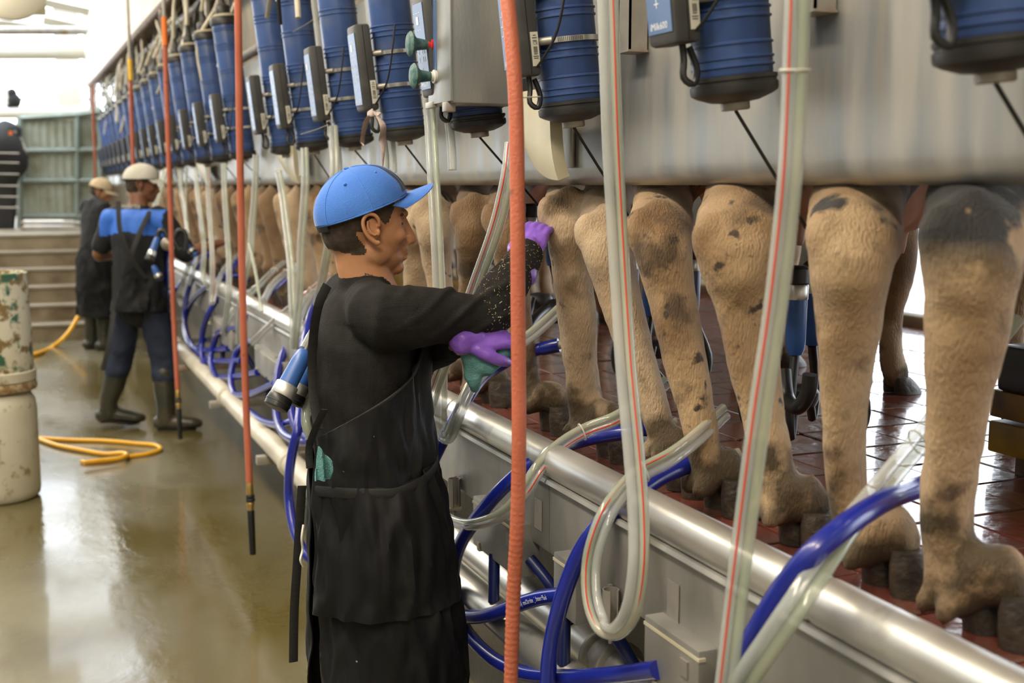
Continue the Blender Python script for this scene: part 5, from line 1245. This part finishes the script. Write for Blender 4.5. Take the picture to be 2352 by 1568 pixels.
b2 = V(.66, 8.0, 0)
W2, H2, A2, ch2, pel2, fx2, lf2, sh2, nk2 = far_worker(b2, (326, 424), 7.66, R(48), 'worker in a white cap and dark shirt with blue shoulders, striding in rubber boots', ('tee', 'pants', 'boot'), 0,
    [(.02, -.16, .10, .05, R(-66), 0), (-.05, .24, .135, .03, R(-55), -.02)], (1.0, .72), None, 'skin2', 'capwhite', [((.08, -.12, -.22), (.16, -.16, .06)), ((-.02, .12, -.24), (.20, .02, -.02))], dict(tilt=8, up=-8, hyaw=R(-8), hp=-8))
# blue yoke with white lettering across the shoulders
def yk(c):
    z = c.z; return z > ch2.z+.005-.16*abs((c-ch2).dot(lf2)) and z < nk2.z-.02 and (c-ch2).dot(fx2) < .07 and abs((c-ch2).dot(lf2)) < .235
y2 = extract(sh2, 'blue_yoke', 'yoke', W2, yk, .003)
vs, fs = text_verts('milkrite', .045)
from mathutils.bvhtree import BVHTree
o3 = ORG[y2.name_full]; bv2 = BVHTree.FromPolygons([v.co+o3 for v in y2.data.vertices], [tuple(p.vertices) for p in y2.data.polygons])
out = []; okk = True
for v in vs:
    p = aD(279, 478, 7.4)+RT*(v.x*.85)+V(0, 0, v.y); h = bv2.ray_cast(CAM, (p-CAM).normalized())
    out.append(h[0]-(p-CAM).normalized()*.004 if h[0] else p)
MB().add(out, fs).build('lettering', 'white', y2, False)
def far_apron(t, base, ch, pel, fx, z0, amp, seed, m='apron', ph=150, grow=0):
    cen = lerp_tab([(0, base.x+.02, base.y), (.9, pel.x, pel.y), (1.3, ch.x, ch.y)])
    ax_ = lerp_tab([(.3, .20+grow, .23+grow), (.75, .175+grow, .215+grow), (1.0, .148, .190), (1.3, .15, .19)])
    return shell('apron', m, t, cen, ax_, z0, 1.1, -ph, ph, ztop=lambda p: 1.32-.0022*abs(p), nu=60, nv=40, fold=amp, seed=seed)
a2 = far_apron(W2, b2, ch2, pel2, fx2, .80, .03, 5, ph=178, grow=.01)
def strap2(P, par, w_=.016): MB().tube(P, [(w_, .002)]*len(P), 6, sm=5, ref=(-.4, -.9, 0)).build('strap', 'webbing', par)
strap2([aD(272, 462, 7.45), aD(276, 530, 7.42), aD(300, 590, 7.44), aD(335, 640, 7.5)], a2)
strap2([aD(345, 485, 7.5), aD(318, 540, 7.45), aD(300, 590, 7.44), aD(285, 640, 7.5)], a2)
strap2([aD(262, 610, 7.5), aD(262, 700, 7.5), aD(250, 790, 7.45), aD(236, 850, 7.45)], a2)
b3 = V(.60, 12.1, 0)
W3, H3, A3, ch3, pel3, fx3, lf3, sh3, nk3 = far_worker(b3, (232, 440), 11.55, R(20), 'farthest worker in a tan cap and black T-shirt and apron, back half turned', ('tee', 'tee', 'boot'), 0,
    [(.02, -.08, .10, .02, R(0), 0), (-.03, .10, .10, .02, R(0), 0)], (.75, .75), None, 'skin3', 'captan', [((.06, -.06, -.26), (.20, .02, .02)), ((.10, .06, -.26), (.22, -.04, .04))], dict(tilt=2, up=-14, hyaw=R(-20), hp=-18))
far_apron(W3, b3, ch3, pel3, fx3, .34, .03, 8, ph=170)
# cluster dangling beside the blue-capped worker: two cups on bent tubes
def cup(a, e, t, k):
    a, e = Vector(a), Vector(e); d = (e-a); L = d.length; T = aim(a, e) @ Matrix.Rotation(PI/2, 4, 'Y')
    sh = MB().lathe([(.012, 0), (.016, .006), (.0195, .03), (.0215, .10*1), (.0245, L*.62), (.0235, L*.64)], 24, T).build('shell', 'shellblue', t)
    MB().lathe([(.0245, L*.60), (.0255, L*.61), (.0265, L*.80), (.0255, L*.81)], 24, T).build('collar', 'pipe', sh)
    MB().lathe([(.0255, L*.80), (.0275, L*.82), (.0285, L*.90), (.0275, L), (.020, L+.003)], 24, T).build('mouthpiece', 'rubber', sh)
    MB().lathe([(.0280, L*.90), (.0292, L*.905), (.0292, L*.925), (.0280, L*.93)], 24, T).build('ring', 'black', sh)
ct = thing('milking_cluster', 'pair of blue milking cups with steel collars dangling behind the worker', 'milking cluster', aD(650, 900, 2.62), 'milking clusters')
cup(aD(702, 805, 2.60), aD(633, 935, 2.56), ct, 0); cup(aD(722, 815, 2.72), aD(668, 925, 2.70), ct, 1)
MB().tube([aD(702, 812, 2.60), aD(716, 785, 2.62), aD(735, 750, 2.68), aD(760, 735, 2.8)], .0125, 12, sm=5).build('short_tube', 'rubber', ct)
MB().tube([aD(695, 800, 2.60), aD(712, 770, 2.63), aD(735, 735, 2.7), aD(765, 715, 2.82)], .008, 12, sm=5).build('short_tube', 'clear2', ct)
MB().tube([aD(720, 820, 2.72), aD(728, 790, 2.74), aD(750, 765, 2.8)], .0125, 12, sm=5).build('short_tube', 'rubber', ct)
MB().tube([aD(722, 890, 2.75), aD(705, 930, 2.72), aD(702, 965, 2.7), aD(712, 1000, 2.7), aD(735, 1030, 2.72)], .011, 12, sm=5).build('clear_tube', 'clear', ct)
# cluster in the hands of the man in the white cap
ct = thing('milking_cluster', 'blue milking cluster held up by the man in the white cap', 'milking cluster', aD(370, 570, 7.4), 'milking clusters')
cup(aD(362, 545, 7.2), aD(343, 598, 7.15), ct, 0); cup(aD(352, 610, 7.3), aD(368, 642, 7.3), ct, 1)
for P in (((362, 548), (366, 532), (378, 530), (385, 545)), ((402, 545), (410, 530), (424, 532), (428, 552), (424, 575)), ((395, 540), (402, 556), (412, 572))):
    MB().tube([aD(x, y, 7.25) for x, y in P], .016, 10, sm=5).build('short_tube', 'rubber', ct)
MB().ell(aD(388, 560, 7.3), (.05, .045, .045)).build('claw', 'galv', ct)
cup(aD(424, 560, 7.3), aD(446, 582, 7.3), ct, 2)
